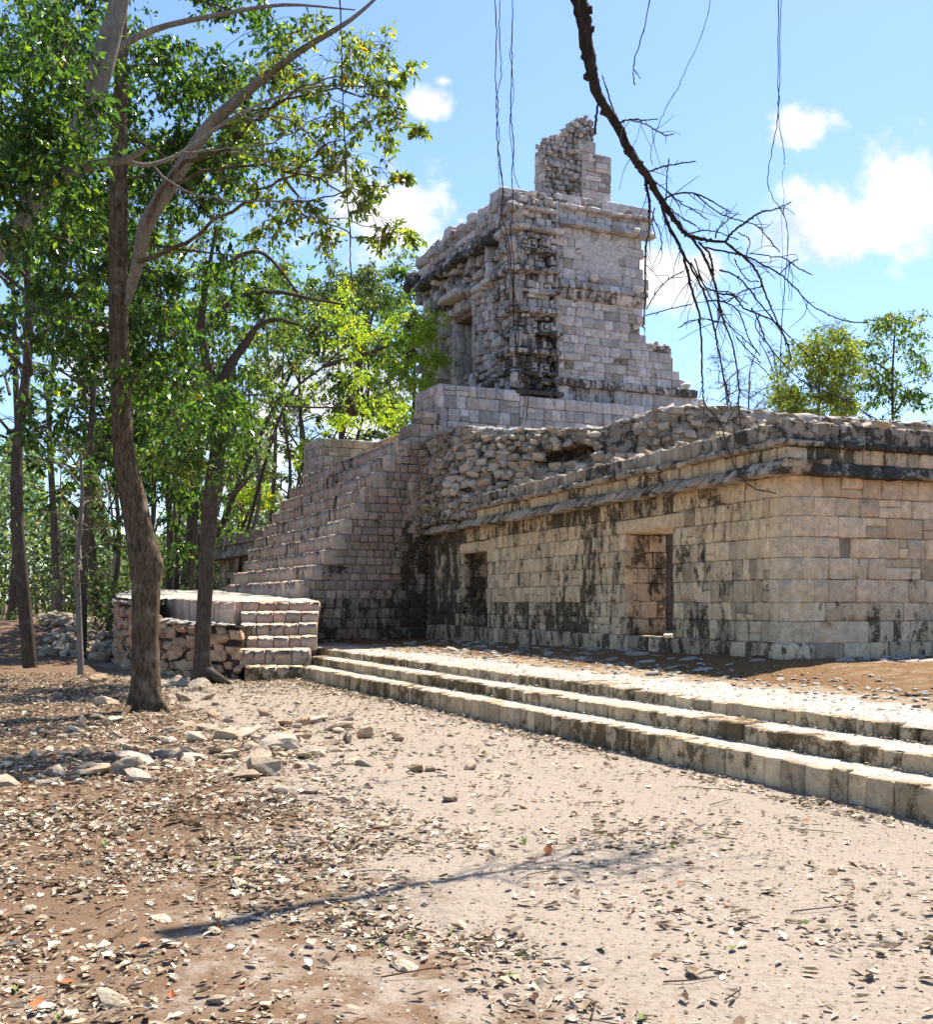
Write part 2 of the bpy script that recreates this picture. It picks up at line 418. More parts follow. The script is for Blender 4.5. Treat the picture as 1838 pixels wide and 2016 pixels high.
def litter_mat():
    N = NT('litter'); at = N.n('ShaderNodeAttribute', attribute_name='tint'); sp = N.n('ShaderNodeSeparateColor'); N.l(at.outputs['Color'], sp.inputs[0])
    col = N.mix(N.ramp(sp.outputs[0], 0, 1), (.17, .10, .055), (.46, .37, .25)); col = N.mix(N.ramp(sp.outputs[1], .45, .9), col, (.54, .47, .37)); col = N.mix(N.ramp(sp.outputs[2], .975, .98), col, (.15, .19, .05))
    col = N.mix(N.ramp(sp.outputs[2], .02, .01), col, (.38, .12, .04))
    N.finish(col, .8, spec=.2)
litter_mat()
# ================================================================ frames of the site
EA = (-.4171, .9089); EB = (.9089, .4171)                 # along the stair treads (away) / up the stair
NEA = (-EA[0], -EA[1]); NEB = (-EB[0], -EB[1])
W0 = np.array([4.53, 15.31]); WA = np.array([-.369, .929]); WA /= np.linalg.norm(WA); WB = np.array([WA[1], -WA[0]])
S0 = np.array([-4.26, 27.6]); C0 = np.array([1.447, 30.8])
L0 = np.array([2.374, 10.3]); LD = np.array([-.4155, .9097]); LN = np.array([.9097, .4155])
def off(o, a, b, ea=EA, eb=EB): return np.array(o[:2])+a*np.array(ea)+b*np.array(eb)

def terr_z(x, y):
    p = np.array([x, y]); d = float((p-L0)@LN)-.82
    a = float((p-W0)@WA); zw = .81-.19*min(max(a/16.3, -.3), 1)
    g = 3.1
    t = min(max(d/g, 0), 1); t = t*t*(3-2*t)
    return .55+(zw-.55)*t

# ================================================================ low temple wing (front wall in frame WF1: s away, n towards the stairs)
def wing(root, F, L, z0, zt, doors, stainf, seed_sides, floor_z, pink=.25, cw=(.2, .34)):
    """profile from the photo: plinth, wall, slanted cornice, band, round moulding, band"""
    pass
wing_root = empty('temple_wing', (W0[0], W0[1], .75), 'long low stone temple wing with two doorways and black-streaked walls, right of the great stairway', 'ruin')
F1 = WF(W0, WA, -WB)           # front wall: s away from the near corner, n out to the left
F2 = WF(W0, WB, -WA)           # right-hand wall facing the viewer
L1 = 16.6; L2 = 6.2; R = .42
DB = (3.0, 4.62); DA = (10.95, 12.5)
def d_in(s, z, g=0): return (DB[0]-g < s < DB[1]+g and z < 2.83) or (DA[0]-g < s < DA[1]+g and z < 2.80)
def clip1(s, z): return not d_in(s, z, .0) and not (2.83 < z < 3.08 and (2.75 < s < 4.9)) and not (2.78 < z < 3.06 and 10.7 < s < 12.75)
def st1(s, z):
    v = .12
    if s > 1.9: v = .50+.12*math.sin(s*2.1)+.1*math.sin(s*.9+1)
    elif s > 1.2: v = .36
    if z < 1.8: v += .22*(1.8-z)/.8*(1 if s > .8 else .5)
    if z > 3.0 and s > 1.6: v += .12
    if 6.2 < s < 10.9 and 1.75 < z < 3: v -= .24
    if 4.6 < s < 6.2 and z > 1.5: v += .14
    if s > 12.9: v += .22
    if s > 14.6: v += .45
    if s > 15.6: v += .5
    return max(0, min(1.4, v))
def st2(s, z):
    v = .05
    if z < 1.9: v += .28*min(1, (1.9-z)/.5)*min(1, s/.8+.2)
    if z < 2.3 and s > 1.2: v += .25
    return v
CR = [1.02, 1.33, 1.60, 1.93, 2.24, 2.53, 2.83, 3.10, 3.40]
mb = MB()
# wall blocks, front; door reveals keep whole blocks by splitting runs at the doors
def wall_run(mb, F, s0, s1, **k): masonry(mb, F, s0, s1, 1.02, 3.40, ch=.30, clip=clip1 if F is F1 else None, **k)
runs = [(R, DB[0]), (DB[0], DB[1]), (DB[1], DA[0]), (DA[0], DA[1]), (DA[1], L1)]
for i, (a, b) in enumerate(runs):
    if i in (1, 3):
        masonry(mb, F1, a, b, 3.08, 3.40, ch=.3, cw=(.2, .36), stain=st1, pink=.2, depth=.2, r=.018)
    else:
        masonry(mb, F1, a, b, 1.02, 3.40, ch=.30, cw=(.14, .29), clip=clip1, stain=st1, pink=.22, depth=.2, proud=.009, gap=.005, noise=.006, b=.68, zl=CR, r=.013, jit=.8, skew=.035)
masonry(mb, F2, R, L2, 1.02, 3.40, ch=.33, cw=(.28, .5), stain=st2, pink=.42, depth=.2, proud=.010, gap=.005, b=.72, zl=CR, r=.013, jit=.4)
# rounded corner
for i in range(8):
    tk = rt(st2(0, CR[i]), .3, .72, .1); tk2 = rt(st2(0, CR[i]), .3, .72, .1)
    z0, z1c = CR[i], CR[i+1]; n = 4; w0 = i % 2
    for k in range(n):
        a0 = math.pi/2*k/n; a1 = math.pi/2*(k+1)/n; am = (a0+a1)/2
        c = W0+WA*R+WB*R                     # centre of the rounding
        dr = -WB*math.cos(am)-WA*math.sin(am)   # out
        tg = np.array([dr[1], -dr[0]])
        Fk = WF(c+dr*R, tg, dr); w = R*math.pi/2/n/2
        rbox(mb, Fk, -w*1.04, w*1.04, -.3, RNG.normal(0, .004), z0+.003, z1c-.003, .008, .003, tk if k != w0+1 else tk2, back=False)
mb.build('wall', MAT['stone_wing'], wing_root)
# solid core behind the blocks (with the two door openings), reveals
mb = MB(); TH = .88
for a, b in ((.30, DB[0]-.035), (DB[1]+.035, DA[0]-.035), (DA[1]+.035, L1)): box(mb, F1, a, b, -TH+.03, -.022, .5, 3.86, (.4, .3, .35))
for a, b in (DB, DA): box(mb, F1, a+.02, b-.02, -TH+.05, -.05, 3.05, 3.85, (.4, .3, .35))
box(mb, F2, .9, L2, -TH, -.022, .5, 3.86)
c = W0+WA*R+WB*R; an = np.linspace(0, 2*math.pi, 24, endpoint=False); Rr = R-.03
ring = np.array([[c[0]+math.cos(t)*Rr, c[1]+math.sin(t)*Rr] for t in an])
v = np.concatenate([np.c_[ring, np.full(24, .5)], np.c_[ring, np.full(24, 3.86)]]); i = np.arange(24); j = (i+1) % 24
mb.add(v, np.stack([i, j, j+24, i+24], 1), (.4, .3, .3))
mb.build('wall_core', MAT['mortar'], wing_root)
for s_, inner in ((DB[1], 1), (DB[0], -1), (DA[1], 1), (DA[0], -1)):
    Fr = WF(F1.pt(s_, 0, 0)[:2], WB, -WA*inner if inner > 0 else WA)    # reveal plane: along the wall's thickness
    mb = MB(); masonry(mb, Fr, .02, TH, 1.02, 2.82, ch=.3, cw=(.22, .4), depth=.1, gap=.008, stain=lambda s, z, q=s_: .44 if q < 6 else .62, pink=.75, b=.55)
    mb.build('door_jamb', MAT['stone_wing'], wing_root)
for nm, (a, b), z0, z1 in (('door_lintel', (2.72, 4.92), 2.84, 3.07), ('door_lintel', (10.7, 12.75), 2.80, 3.05)):
    mb = MB(); rbox(mb, F1, a, b, -TH, .012, z0, z1, .02, .008, (.7, .1, .3)); mb.build(nm, MAT['stone_wing'], wing_root)
# plinth
mb = MB()
def pl(F, a, b, st, ws):
    s = a
    while s < b:
        w = U(*ws); e = min(s+w, b); p = F.pt((s+e)/2, .2, 0)
        zb = terr_z(p[0], p[1])-.25
        rbox(mb, F, s+.004, e-.004, -.25, .14+RNG.normal(0, .008), zb, 1.02+RNG.normal(0, .006), .022, .006, rt(st, .25, .42)); s = e
pl(F1, -.14, L1, .55, (.25, .42)); pl(F2, -.14, L2, .4, (.3, .5))
rbox(mb, WF(W0, WA, -WB), -.16, .3, -.3, .16, .5, 1.03, .06, .006, rt(.5, .2, .5))
box(mb, F1, -.0, L1, -TH-.1, -.05, .4, 1.0); mb.build('plinth', MAT['stone_wing'], wing_root)
# door threshold (sunlit floor slab) and room floor
mb = MB(); box(mb, F1, 1.0, 16.4, -5.2, -TH-.1, .4, .985, (.8, .2, 0)); 
for dd in (DB, DA): box(mb, F1, dd[0], dd[1], -TH-.1, -.02, .4, 1.0, (.9, .2, 0))
mb.build('floor_slab', MAT['pale_plaster'], wing_root)
mb = MB(); FI = WF(F1.pt(.9, -3.7, 0)[:2], WA, -WB); masonry(mb, FI, 0, 15.4, .99, 3.3, ch=.4, cw=(.35, .6), stain=lambda s, z: .2, pink=.2, b=.5)
box(mb, FI, 0, 15.4, -.4, -.03, .6, 3.25); mb.build('inner_wall', MAT['stone_tower'], wing_root)
# cornice members
def member(name, z0, z1, n, ws, r, st, shear=0, mat='stone_cornice', dep=.5, b=.5, L=(L1, L2), proud=.012, ext=None, noise=.007, corner=True, slant=0):
    mb = MB(); e = n if ext is None else ext
    for F, Lx, sgn in ((F1, L[0], 0), (F2, L[1], 1)):
        nn = n if not sgn else n*.62
        e_o = n*.62 if not sgn else n
        s = -e_o+.0 if not sgn else -e_o+.0
        s = (-n*.62) if not sgn else .25
        while s < Lx:
            w = U(*ws); e2 = min(s+w, Lx); g = U(.003, .012)
            rbox(mb, F, s+g, e2-g, -dep, nn+RNG.normal(0, proud), z0+RNG.normal(0, proud*.4), z1+RNG.normal(0, proud*.5), r, noise,
                 rt(st(s, sgn), .2, b), shear=shear, skew=.015, slant=slant if not sgn else 0); s = e2
    mb.build(name, MAT[mat], wing_root)
cst = lambda s, g: .62+.15*math.sin(s*1.7) if not g else 1.0 if s < 1.6 else .7
member('lower_cornice', 3.385, 3.575, .27, (.22, .5), .03, lambda s, g: (.6 if s < .5 else .42+.2*math.sin(s*2.7)) if not g else (.8 if s < 2 else .6), shear=.62, dep=.55, b=.5, proud=.022, noise=.01, slant=-.8)
member('frieze_band', 3.57, 3.79, .10, (.14, .27), .022, lambda s, g: .38+.2*math.sin(s*2.3) if not g else (.95 if s < .9 else .45), mat='stone_wing', b=.6)
member('round_moulding', 3.785, 3.885, .235, (.2, .4), .045, lambda s, g: .5 if not g else .95, b=.5)
member('upper_band', 3.88, 4.13, .12, (.14, .34), .02, lambda s, g: .42+.2*math.sin(s*1.3+1) if not g else .6, b=.46, mat='stone_cornice')
# roof core and ragged stone top
mb = MB(); box(mb, F1, .1, L1, -TH, .02, 3.5, 4.09); box(mb, F1, 8.2, L1, -3.6, -TH, 3.55, 4.09); box(mb, F2, .1, L2, -1.3, .0, 3.5, 4.09)
mb.build('roof', MAT['mortar'], wing_root)
for F, Lx in ((F1, L1-.2), (F2, L2)):
    mb = MB()
    for k in range(int(Lx*18)):
        s = U(0, Lx); n = -U(.02, .95)**1.0; q = U(.05, .12)*(1.35 if F is F2 else 1)
        rock(mb, F.pt(s, n, 4.12+q*.2), (q*1.5, q*1.2, q*.75), 2, rt(.3, .25, .6))
    if F is F1: tag(mb.build('broken_roof_edge', MAT['rock_stone'], wing_root), kind='stuff')
tag(mb.build('broken_roof_edge', MAT['rock_stone'], wing_root), kind='stuff'); mb = MB()
for k in range(60):                                    # heaped stones behind the parapet on the roof
    s = U(2, 8); n = -U(.9, 1.6); q = U(.1, .2); rock(mb, F1.pt(s, n, 4.15+q*.6+U(0, .15)), (q*1.5, q*1.1, q*.8), 2, rt(.45, .3, .55))
mb.build('roof_rubble', MAT['rock_stone'], wing_root)

# ================================================================ rubble remains of the upper storey on the wing's roof
K = .88
pp = [(836, 33.2, 866), (868, 32.0, 852), (908, 30.9, 841), (1000, 30.0, 847), (1100, 29.3, 847), (1185, 28.6, 844), (1258, 27.9, 820), (1330, 27.7, 801), (1420, 27.7, 801), (1520, 28.2, 812), (1688, 29.2, 826), (1900, 30.2, 840)]
RW = np.array([XY(u, Y*K) for u, Y, v in pp]); RZ = np.array([CZ+(HV-v)/FO*Y*K for u, Y, v in pp])
rub = empty('rubble_wall', (RW[3][0], RW[3][1], 4.1), 'ragged rubble wall with pale capped top, standing on the roof of the low wing', 'ruin')
HC = P(1122, 900, 25.75)
def hole_in(xy, z):
    r = math.hypot((xy[0]-HC[0])/.62, (z-HC[2]-.12*(xy[0]-HC[0]))/.22)
    return max(0., min(1., (1.15-r)/.35))
mb = MB(); core = MB(); cap = MB()
for i in range(len(RW)-1):
    d = RW[i+1]-RW[i]; ln = np.linalg.norm(d); F = WF(RW[i], d, (d[1], -d[0]))
    if F.b[1] > 0 and F.b[0] < .5: F = WF(RW[i], d, (-d[1], d[0]))
    z1, z2 = RZ[i], RZ[i+1]; tf = lambda s, a=z1, b=z2, l=ln: a+(b-a)*s/l
    lean = .12 if i < 2 else .42 if i < 6 else .2
    zb = 3.6
    def skp(s, z, i=i): return i in (3, 4) and False
    stn = (lambda s, z: .55) if i < 2 else (lambda s, z: .25)
    P4 = [F.pt(0, -.05-lean*-0, zb), F.pt(ln, -.05, zb)]
    n0 = lean*2.1
    hb_ = .75 if i in (3, 4) else .14
    v = [F.pt(-.02, n0-hb_, zb), F.pt(ln+.02, n0-hb_, zb), F.pt(ln+.02, -hb_+n0-lean*(z2-zb), z2-.06), F.pt(-.02, -hb_+n0-lean*(z1-zb), z1-.06),
         F.pt(-.02, -1.4, zb), F.pt(ln+.02, -1.4, zb), F.pt(ln+.02, -1.2, z2-.1), F.pt(-.02, -1.2, z1-.1)]
    f = np.array([[0, 1, 2, 3], [3, 2, 6, 7], [5, 4, 7, 6], [0, 3, 7, 4], [1, 5, 6, 2]])
    core.add(v, f, (.5, .3, .4), smooth=False)
    ns, nz_ = max(3, int(ln/.07)), 34; G = []; GT = []
    for a_ in range(ns+1):
        for b_ in range(nz_+1):
            ss_ = ln*a_/ns; z_ = zb+(tf(ss_)+.0-zb)*b_/nz_
            wx = RW[i]+(RW[i+1]-RW[i])*a_/ns
            dsp = .05*math.sin(wx[0]*7+z_*9)*math.sin(wx[1]*6-z_*8)+.04*math.sin(wx[0]*17+z_*15)*math.cos(wx[1]*13+z_*19)+RNG.normal(0, .012)
            hd = hole_in(wx, z_)
            G.append(F.pt(ss_, n0-.06-lean*(z_-zb)+dsp*(1 if 0 < a_ < ns else .6)-.45*hd, z_)); GT.append((.5-.3*hd, .35+.5*hd, .35+.15*hd))
    i_, j_ = np.meshgrid(np.arange(ns), np.arange(nz_), indexing='ij'); b0_ = (i_*(nz_+1)+j_).ravel()
    fq_ = np.stack([b0_, b0_+nz_+1, b0_+nz_+2, b0_+1], 1); fq_ = fq_[:, ::-1] if F.flip else fq_
    core.add(np.array(G), fq_, np.array(GT), smooth=True)
    hole = (lambda s, z, i=i: False)
    rubble(mb, F.sub(0, n0), 0, ln, lambda s: tf(s)+.02, zb, ch=.21 if i < 2 else .17, lean=lean, size=.98, stain=stn, pink=.4, b=.5 if i < 2 else .6, proudn=.08 if 2 <= i < 5 else .03, skip=(lambda s, z, i=i, ln=ln: RNG.random() < (.2 if i < 5 else .6) or hole_in(RW[i]+(RW[i+1]-RW[i])*s/ln, z) > .25))
    n = int(ln*11)
    for k in range(n):
        s = U(0, ln); q = U(.06, .12); z = tf(s)
        rock(cap, F.pt(s, -.02+n0-lean*(z-zb)-U(0, .25), z), (q*1.8, q*1.6, q*.55), 2, rt(.15, .2, .75, .08))
mb.build('rubble_face', MAT['rubble_stone'], rub); core.build('rubble_core', MAT['mortar'], rub)
m2 = cap
# smooth mortar capping along the top
pth = []
for i in range(len(RW)-1):
    for t in np.linspace(0, 1, 8, endpoint=False):
        q = RW[i]*(1-t)+RW[i+1]*t; dd = RW[i+1]-RW[i]; dd = dd/np.linalg.norm(dd); nb = np.array([dd[1], -dd[0]])
        z = RZ[i]*(1-t)+RZ[i+1]*t
        q = q-nb*(.15+(.0 if i < 2 else 0))+nb*(-.1)
        pth.append([q[0]+RNG.normal(0, .02), q[1]+RNG.normal(0, .02), z-.12+RNG.normal(0, .015)])
tube(m2, np.array(pth), RNG.uniform(.17, .24, len(pth)), 8, (.7, .2, .1), noise=.05)
m2.build('capping', MAT['pale_plaster'], rub)
# the hollow left by the fallen vault
hol = MB(); hc = P(1128, 903, 26.0*.97)
Vh, Fh = ICO[4]; hv = Vh*np.array([.62, .5, .20]); hv[:, 2] += .12*Vh[:, 0]
hv = hv*(1+.12*np.sin(Vh[:, 0:1]*5+1)*np.sin(Vh[:, 1:2]*6)); 


# ================================================================ great stairway
st_root = empty('great_stairway', (S0[0], S0[1], 1.7), 'steep ten-step stone stairway of pinkish blocks climbing right from the pale platform', 'stairway')
FS = WF(S0, EB, NEA)        # side face: s up the stair, n towards the viewer
FR = WF(S0, EA, NEB)        # risers: s away, n towards the left
def zs(v, u):               # height of a point seen on the side face
    # intersect picture column u with the side plane
    k = (u-CU)/FO; b = (k*S0[1]-S0[0])/(EB[0]-k*EB[1]); Y = S0[1]+EB[1]*b
    return CZ+(HV-v)/FO*Y, b
prof_v = [1142, 1111, 1081, 1051, 1021, 989, 959, 927, 895.5, 866]; prof_u = [588, 613, 638, 655, 675, 696, 715, 737, 760, 782]
SZ = []; SB = []
for u, v in zip(prof_u, prof_v):
    z, b = zs(v, u); SZ.append(z); SB.append(b)
SB[0] = 0
WST = 9.4
farlen = [8.2, 8.8, 9.1, 9.3, 9.4, 9.4, 9.3, 9.5, 9.5, 8.9]
farb = [0]*10
for k in range(10):
    mb = MB(); zt = SZ[k]; zb = SZ[k-1]-.06 if k else 1.3; b0 = SB[k]; dep = (SB[k+1]-b0 if k < 9 else .6)+.12
    a = .29; Lk = farlen[k]
    wseq = []
    while a < Lk-.1:
        w = U(.19, .36)
        e = min(a+w, Lk); g = U(.001, .006)
        zz = zt+RNG.normal(0, .007); bb = b0+RNG.normal(0, .009); 
        F = WF(off(S0, 0, bb), EA, NEB)
        rbox(mb, F, a+g+(.0 if a else -.015), e-g, -dep, 0, zb, zz, .03, .006, rt(.44+.16*math.sin(a*1.3+k), .62 if 2 < a < 7 and k > 5 else .42, .72, .15), skew=.012, nose=.075); a = e
    mb.build('stair_step', MAT['stone_stair'], st_root)
# side wall
def zprof(s):
    z = 1.62
    for k in range(10):
        if s > SB[k]+.05: z = SZ[k]
    return z
def cl(s, z): return z < zprof(s)-.06
def side_stain_shade(s, z):  # dark lichen, plus the side wall's shade put into its colour
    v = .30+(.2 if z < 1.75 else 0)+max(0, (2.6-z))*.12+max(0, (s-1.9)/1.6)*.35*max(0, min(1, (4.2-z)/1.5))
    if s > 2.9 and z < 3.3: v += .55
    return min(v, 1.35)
mb = MB(); rows = [0.35, .62, .86, 1.1, 1.35, SZ[0]-.42, (SZ[0]-.42+SZ[0])/2-.02, SZ[0]]
zr = [.4, .66, .93, 1.19, 1.45, 1.69]
for i in range(len(zr)-1): masonry(mb, FS, -.05 if zr[i] > .5 else 0, 3.5, zr[i], zr[i+1], ch=.3, cw=(.19, .34), stain=side_stain_shade, pink=.35, depth=.2, gap=.009, b=.22, proud=.02, skew=.04)  # low b darkens the blocks' own colour to stand in for shade
zl = [1.69]+SZ
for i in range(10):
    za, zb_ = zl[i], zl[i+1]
    masonry(mb, FS, SB[i]+(.30 if RNG.random() < .6 else .02)*1.0, 3.5, za, zb_, ch=(zb_-za)/2, cw=(.17, .30), stain=side_stain_shade, pink=.38, depth=.2, gap=.009, jit=0, b=.25, proud=.02, skew=.04)
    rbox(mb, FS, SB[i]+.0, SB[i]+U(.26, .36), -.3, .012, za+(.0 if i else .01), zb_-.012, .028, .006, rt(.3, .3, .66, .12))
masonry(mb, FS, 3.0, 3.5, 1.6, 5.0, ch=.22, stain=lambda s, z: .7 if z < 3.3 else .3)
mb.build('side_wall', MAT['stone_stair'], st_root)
mb = MB()
for k in range(10): box(mb, FS, SB[k]+.06, 6.0, -WST+.1, -.03, .3 if k == 0 else SZ[k-1]-.1, SZ[k]-.05, (.4, .3, .4))
mb.build('core', MAT['mortar'], st_root)

# ================================================================ upper terrace (pyramid body) with the second flight
tr = empty('upper_terrace', (off(S0, 5, 5)[0], off(S0, 5, 5)[1], 5.8), 'block-faced upper terrace carrying the masked temple above the stairway', 'terrace')
ZT = 7.40
FT = WF(off(S0, .22, 3.95), EB, NEA)          # near face
mb = MB()
masonry(mb, FT, 0, 2.48, 4.9, 7.51, ch=.33, cw=(.24, .42), stain=lambda s, z: .25, pink=.22, b=.5, depth=.2, jit=.5)
masonry(mb, FT, 2.48, 9.2, 4.9, ZT-.02, ch=.31, cw=(.24, .42), stain=lambda s, z: .2, pink=.2, b=.56, depth=.2, jit=.3, clip=lambda s, z: True)
FTL = WF(off(S0, .22, 3.95), EA, NEB)
masonry(mb, FTL, .02, 1.7, 4.9, 7.51, ch=.3, cw=(.22, .4), stain=lambda s, z: .3, pink=.95, b=.5, depth=.2)
# far body with its visible near face and left face
FF = WF(off(S0, 10.4, 3.7), EB, NEA)
masonry(mb, FF, 0, 5.2, 5.2, 7.42, ch=.3, cw=(.26, .5), stain=lambda s, z: .22, pink=.45, b=.5, depth=.2)
FFL = WF(off(S0, 10.4, 3.7), EA, NEB)
masonry(mb, FFL, .02, 1.9, 4.4, 7.42, ch=.3, cw=(.26, .45), stain=lambda s, z: .25, pink=.85, b=.55, depth=.2)
mb.build('facing', MAT['stone_tower'], tr)
mb = MB()
box(mb, FT, .05, 12, -1.68, -.05, 2, ZT-.06); box(mb, FF, .05, 12, -1.85, -.05, 1, ZT-.03); box(mb, FT, 2.3, 12, -10.3, -1.6, 2, ZT-.08)
box(mb, FT, .05, 2.46, -1.65, -.05, ZT-.1, 7.48)
mb.build('core', MAT['pale_plaster'], tr)
mb = MB()
for k in range(4):
    zt = SZ[9]+.38*(k+1)-.04; b0 = 4.3+.5*k; a = 1.9
    F = WF(off(S0, 0, b0), EA, NEB)
    while a < 10.3:
        w = U(.3, .55); rbox(mb, F, a+.006, min(a+w, 10.4)-.006, -1.3, RNG.normal(0, .01), SZ[9]-.1, zt+RNG.normal(0, .01), .03, .007, rt(.3, .4, .5)); a += w
mb.build('upper_steps', MAT['stone_stair'], tr)
mb = MB(); Fq = WF(off(S0, .12, 3.13), EB, NEA); masonry(mb, Fq, 0, .85, 5.7, 6.36, ch=.33, cw=(.24, .4), depth=.9, stain=lambda s, z: .4, pink=.3, back=True)
masonry(mb, WF(off(S0, .12, 3.45), EB, NEA), 0, .55, 6.36, 6.7, ch=.33, cw=(.24, .4), depth=.7, stain=lambda s, z: .4, pink=.3, back=True); mb.build('corner_steps', MAT['stone_stair'], tr)

# ================================================================ masked temple
tw = empty('masked_temple', (C0[0], C0[1], ZT), 'tall carved stone temple with stacked corner masks and one doorway, on the upper terrace', 'temple')
FN = WF(C0, EB, NEA)        # near face: s right
FA = WF(C0, EA, NEB)        # facade: s away
def zt_(v): return CZ+(HV-v)*.01457
cut = 1.26
def nclip(s, z):
    lim = 4.30
    if z > 12.95: lim = 4.25-.1*math.sin(z*9)
    elif z > 12.4: lim = 4.5
    elif z > 10.3: lim = 4.22+.08*math.sin(z*11)
    elif z > 9.55: lim = 4.1+.04*math.sin(z*7)
    elif z > 9.05: lim = 4.35
    else: lim = 5.25+.62*(9.05-z)/1.5
    return s < lim
mb = MB()
nst = lambda s, z: .22+(.3 if z < 8.0 else 0)+(.12 if 10.3 < z < 12 else 0)
kw = dict(pink=.38, depth=.2, clip=nclip, stain=nst, b=.58, gap=.004, jit=.5, r=.014, noise=.006)
masonry(mb, FN, cut, 6.1, 8.06, 10.36, ch=.27, cw=(.22, .4), **kw)
kw['pink'] = .15
masonry(mb, FN, cut, 4.6, 10.62, 12.42, ch=.28, cw=(.22, .42), **kw)
masonry(mb, FN, cut, 4.5, 12.80, 13.0, ch=.2, cw=(.25, .42), proud=.015, **{k: v for k, v in kw.items() if k != 'jit'})
masonry(mb, FN, cut, 4.45, 13.02, 13.36, ch=.34, cw=(.34, .6), proud=.02, **{k: v for k, v in kw.items() if k not in ('jit',)})
masonry(mb, FN, cut, 6.2, 7.3, 7.84, ch=.5, cw=(.3, .62), stain=lambda s, z: .6 if s < 3 else .25, pink=.3, depth=.2, b=.5)
mb.build('side_wall', MAT['stone_tower'], tw)
# mouldings of the near face
def mould(name, s0, s1, z0, z1, n, ws, r=.03, shear=0, stain=.5, F=FN, mat='stone_tower', root=None, jag=.015, b=.55):
    mb = MB(); s = s0
    while s < s1-.03:
        w = U(*ws); e = min(s+w, s1); g = U(.003, .01)
        rbox(mb, F, s+g, e-g, -.25, n+RNG.normal(0, jag), z0+RNG.normal(0, jag*.5), z1+RNG.normal(0, jag*.5), r, .008, rt(stain, .25, b), shear=shear, skew=.02); s = e
    return mb.build(name, MAT[mat], root or tw)
mould('plinth_moulding', cut-.15, 6.15, 7.83, 8.06, .12, (.3, .6), stain=.75)
mould('lower_moulding', cut, 4.25, 10.34, 10.62, .13, (.3, .7), shear=-.5, stain=.62, b=.45)
mould('middle_moulding', cut, 4.25, 10.62, 10.86, .22, (.2, .4), shear=.4, stain=.55)
mould('eave_moulding', cut, 4.55, 12.42, 12.60, .22, (.3, .6), shear=.5, stain=.3)
mould('string_course', cut, 4.5, 12.62, 12.80, .07, (.25, .4), stain=.3)
mould('top_moulding', cut, 4.5, 12.94, 13.05, .15, (.25, .5), r=.04, stain=.3)
mb = MB(); n1_, n2_ = 40, 34; G = []
for a_ in range(n1_+1):
    for b_ in range(n2_+1):
        s_ = 1.95+1.6*a_/n1_; z_ = 11.0+1.32*b_/n2_; e_ = min(a_, n1_-a_)/n1_*1.6, min(b_, n2_-b_)/n2_*1.3
        edge = min(e_)-.10-.09*math.sin(s_*9+z_*4)-.07*math.sin(z_*13-s_*5)-.04*math.sin(s_*31+z_*23)
        G.append(FN.pt(s_, .030 if edge > 0 else -.03, z_))
i_, j_ = np.meshgrid(np.arange(n1_), np.arange(n2_), indexing='ij'); b0_ = (i_*(n2_+1)+j_).ravel()
fq_ = np.stack([b0_, b0_+n2_+1, b0_+n2_+2, b0_+1], 1); fq_ = fq_[:, ::-1] if FN.flip else fq_
mb.add(np.array(G), fq_, (.6, .1, .15)); mb.build('plaster_patch', MAT['stone_tower'], tw)
# tenons projecting from the side wall
for s, z in ((2.35, 11.0), (3.75, 12.55), (3.85, 10.8), (3.55, 13.05), (2.05, 13.1)):
    mb = MB(); q = .13 if z < 13 else .08
    rock(mb, FN.pt(s, .24, z), (q*1.1, q*1.7, q), 3, rt(.35, .8, .5), np.array([[*EB, 0], [*NEA, 0], [0, 0, 1]])); mb.build('tenon', MAT['stone_tower'], tw)
# core volumes (stepping ragged right end), door opening left free
mb = MB(); dn, df = 2.87, 4.16
box(mb, FN, .25, cut, -.9, -.24, 7.3, 13.2); box(mb, FN, cut-.02, 4.1, -.9, -.022, 7.3, 13.2)
box(mb, FN, .05, 4.0, -7.05, -6.2, 7.3, 13.2)
box(mb, FN, 3.2, 4.0, -6.2, -.9, 7.3, 13.2)
box(mb, FN, 4.0, 5.3, -3, -.045, 7.3, 9.0)
box(mb, FN, 5.3, 5.85, -3, -.045, 7.3, 7.9)
box(mb, FA, .25, dn-.035, -.85, -.2, 7.3, 13.2); box(mb, FA, df+.035, 7.0, -.85, -.2, 7.3, 13.2); box(mb, FA, dn-.02, df+.02, -.85, -.04, 10.5, 13.2)
box(mb, FN, .1, 4.1, -6.9, -.1, 13.12, 13.28); box(mb, FN, .9, 3.2, -6.2, -.9, 7.2, 7.5); 
mb.build('core', MAT['mortar'], tw)
# stones left loose on top of the ragged right end
mb = MB()
for k in range(46):
    s = U(4.45, 5.3); q = U(.07, .14); rock(mb, FN.pt(s, -U(.05, .6), 9.12+q*.5+U(0, .28)*(1-abs(s-4.85)/.6)), (q*1.4, q*1.1, q*.8), 2, rt(.5, .2, .45))
mb.build('fallen_masonry', MAT['stone_tower'], tw); mb = MB()
for k in range(46):
    s = U(5.75, 6.9); q = U(.08, .15); zz = 8.55-(s-5.75)*.6; rock(mb, FN.pt(s, -U(.2, .9), zz-U(0, .9)), (q*1.4, q*1.2, q*.85), 2, rt(.4, .4, .5))
mb.build('fallen_masonry', MAT['stone_tower'], tw)
mb = MB()
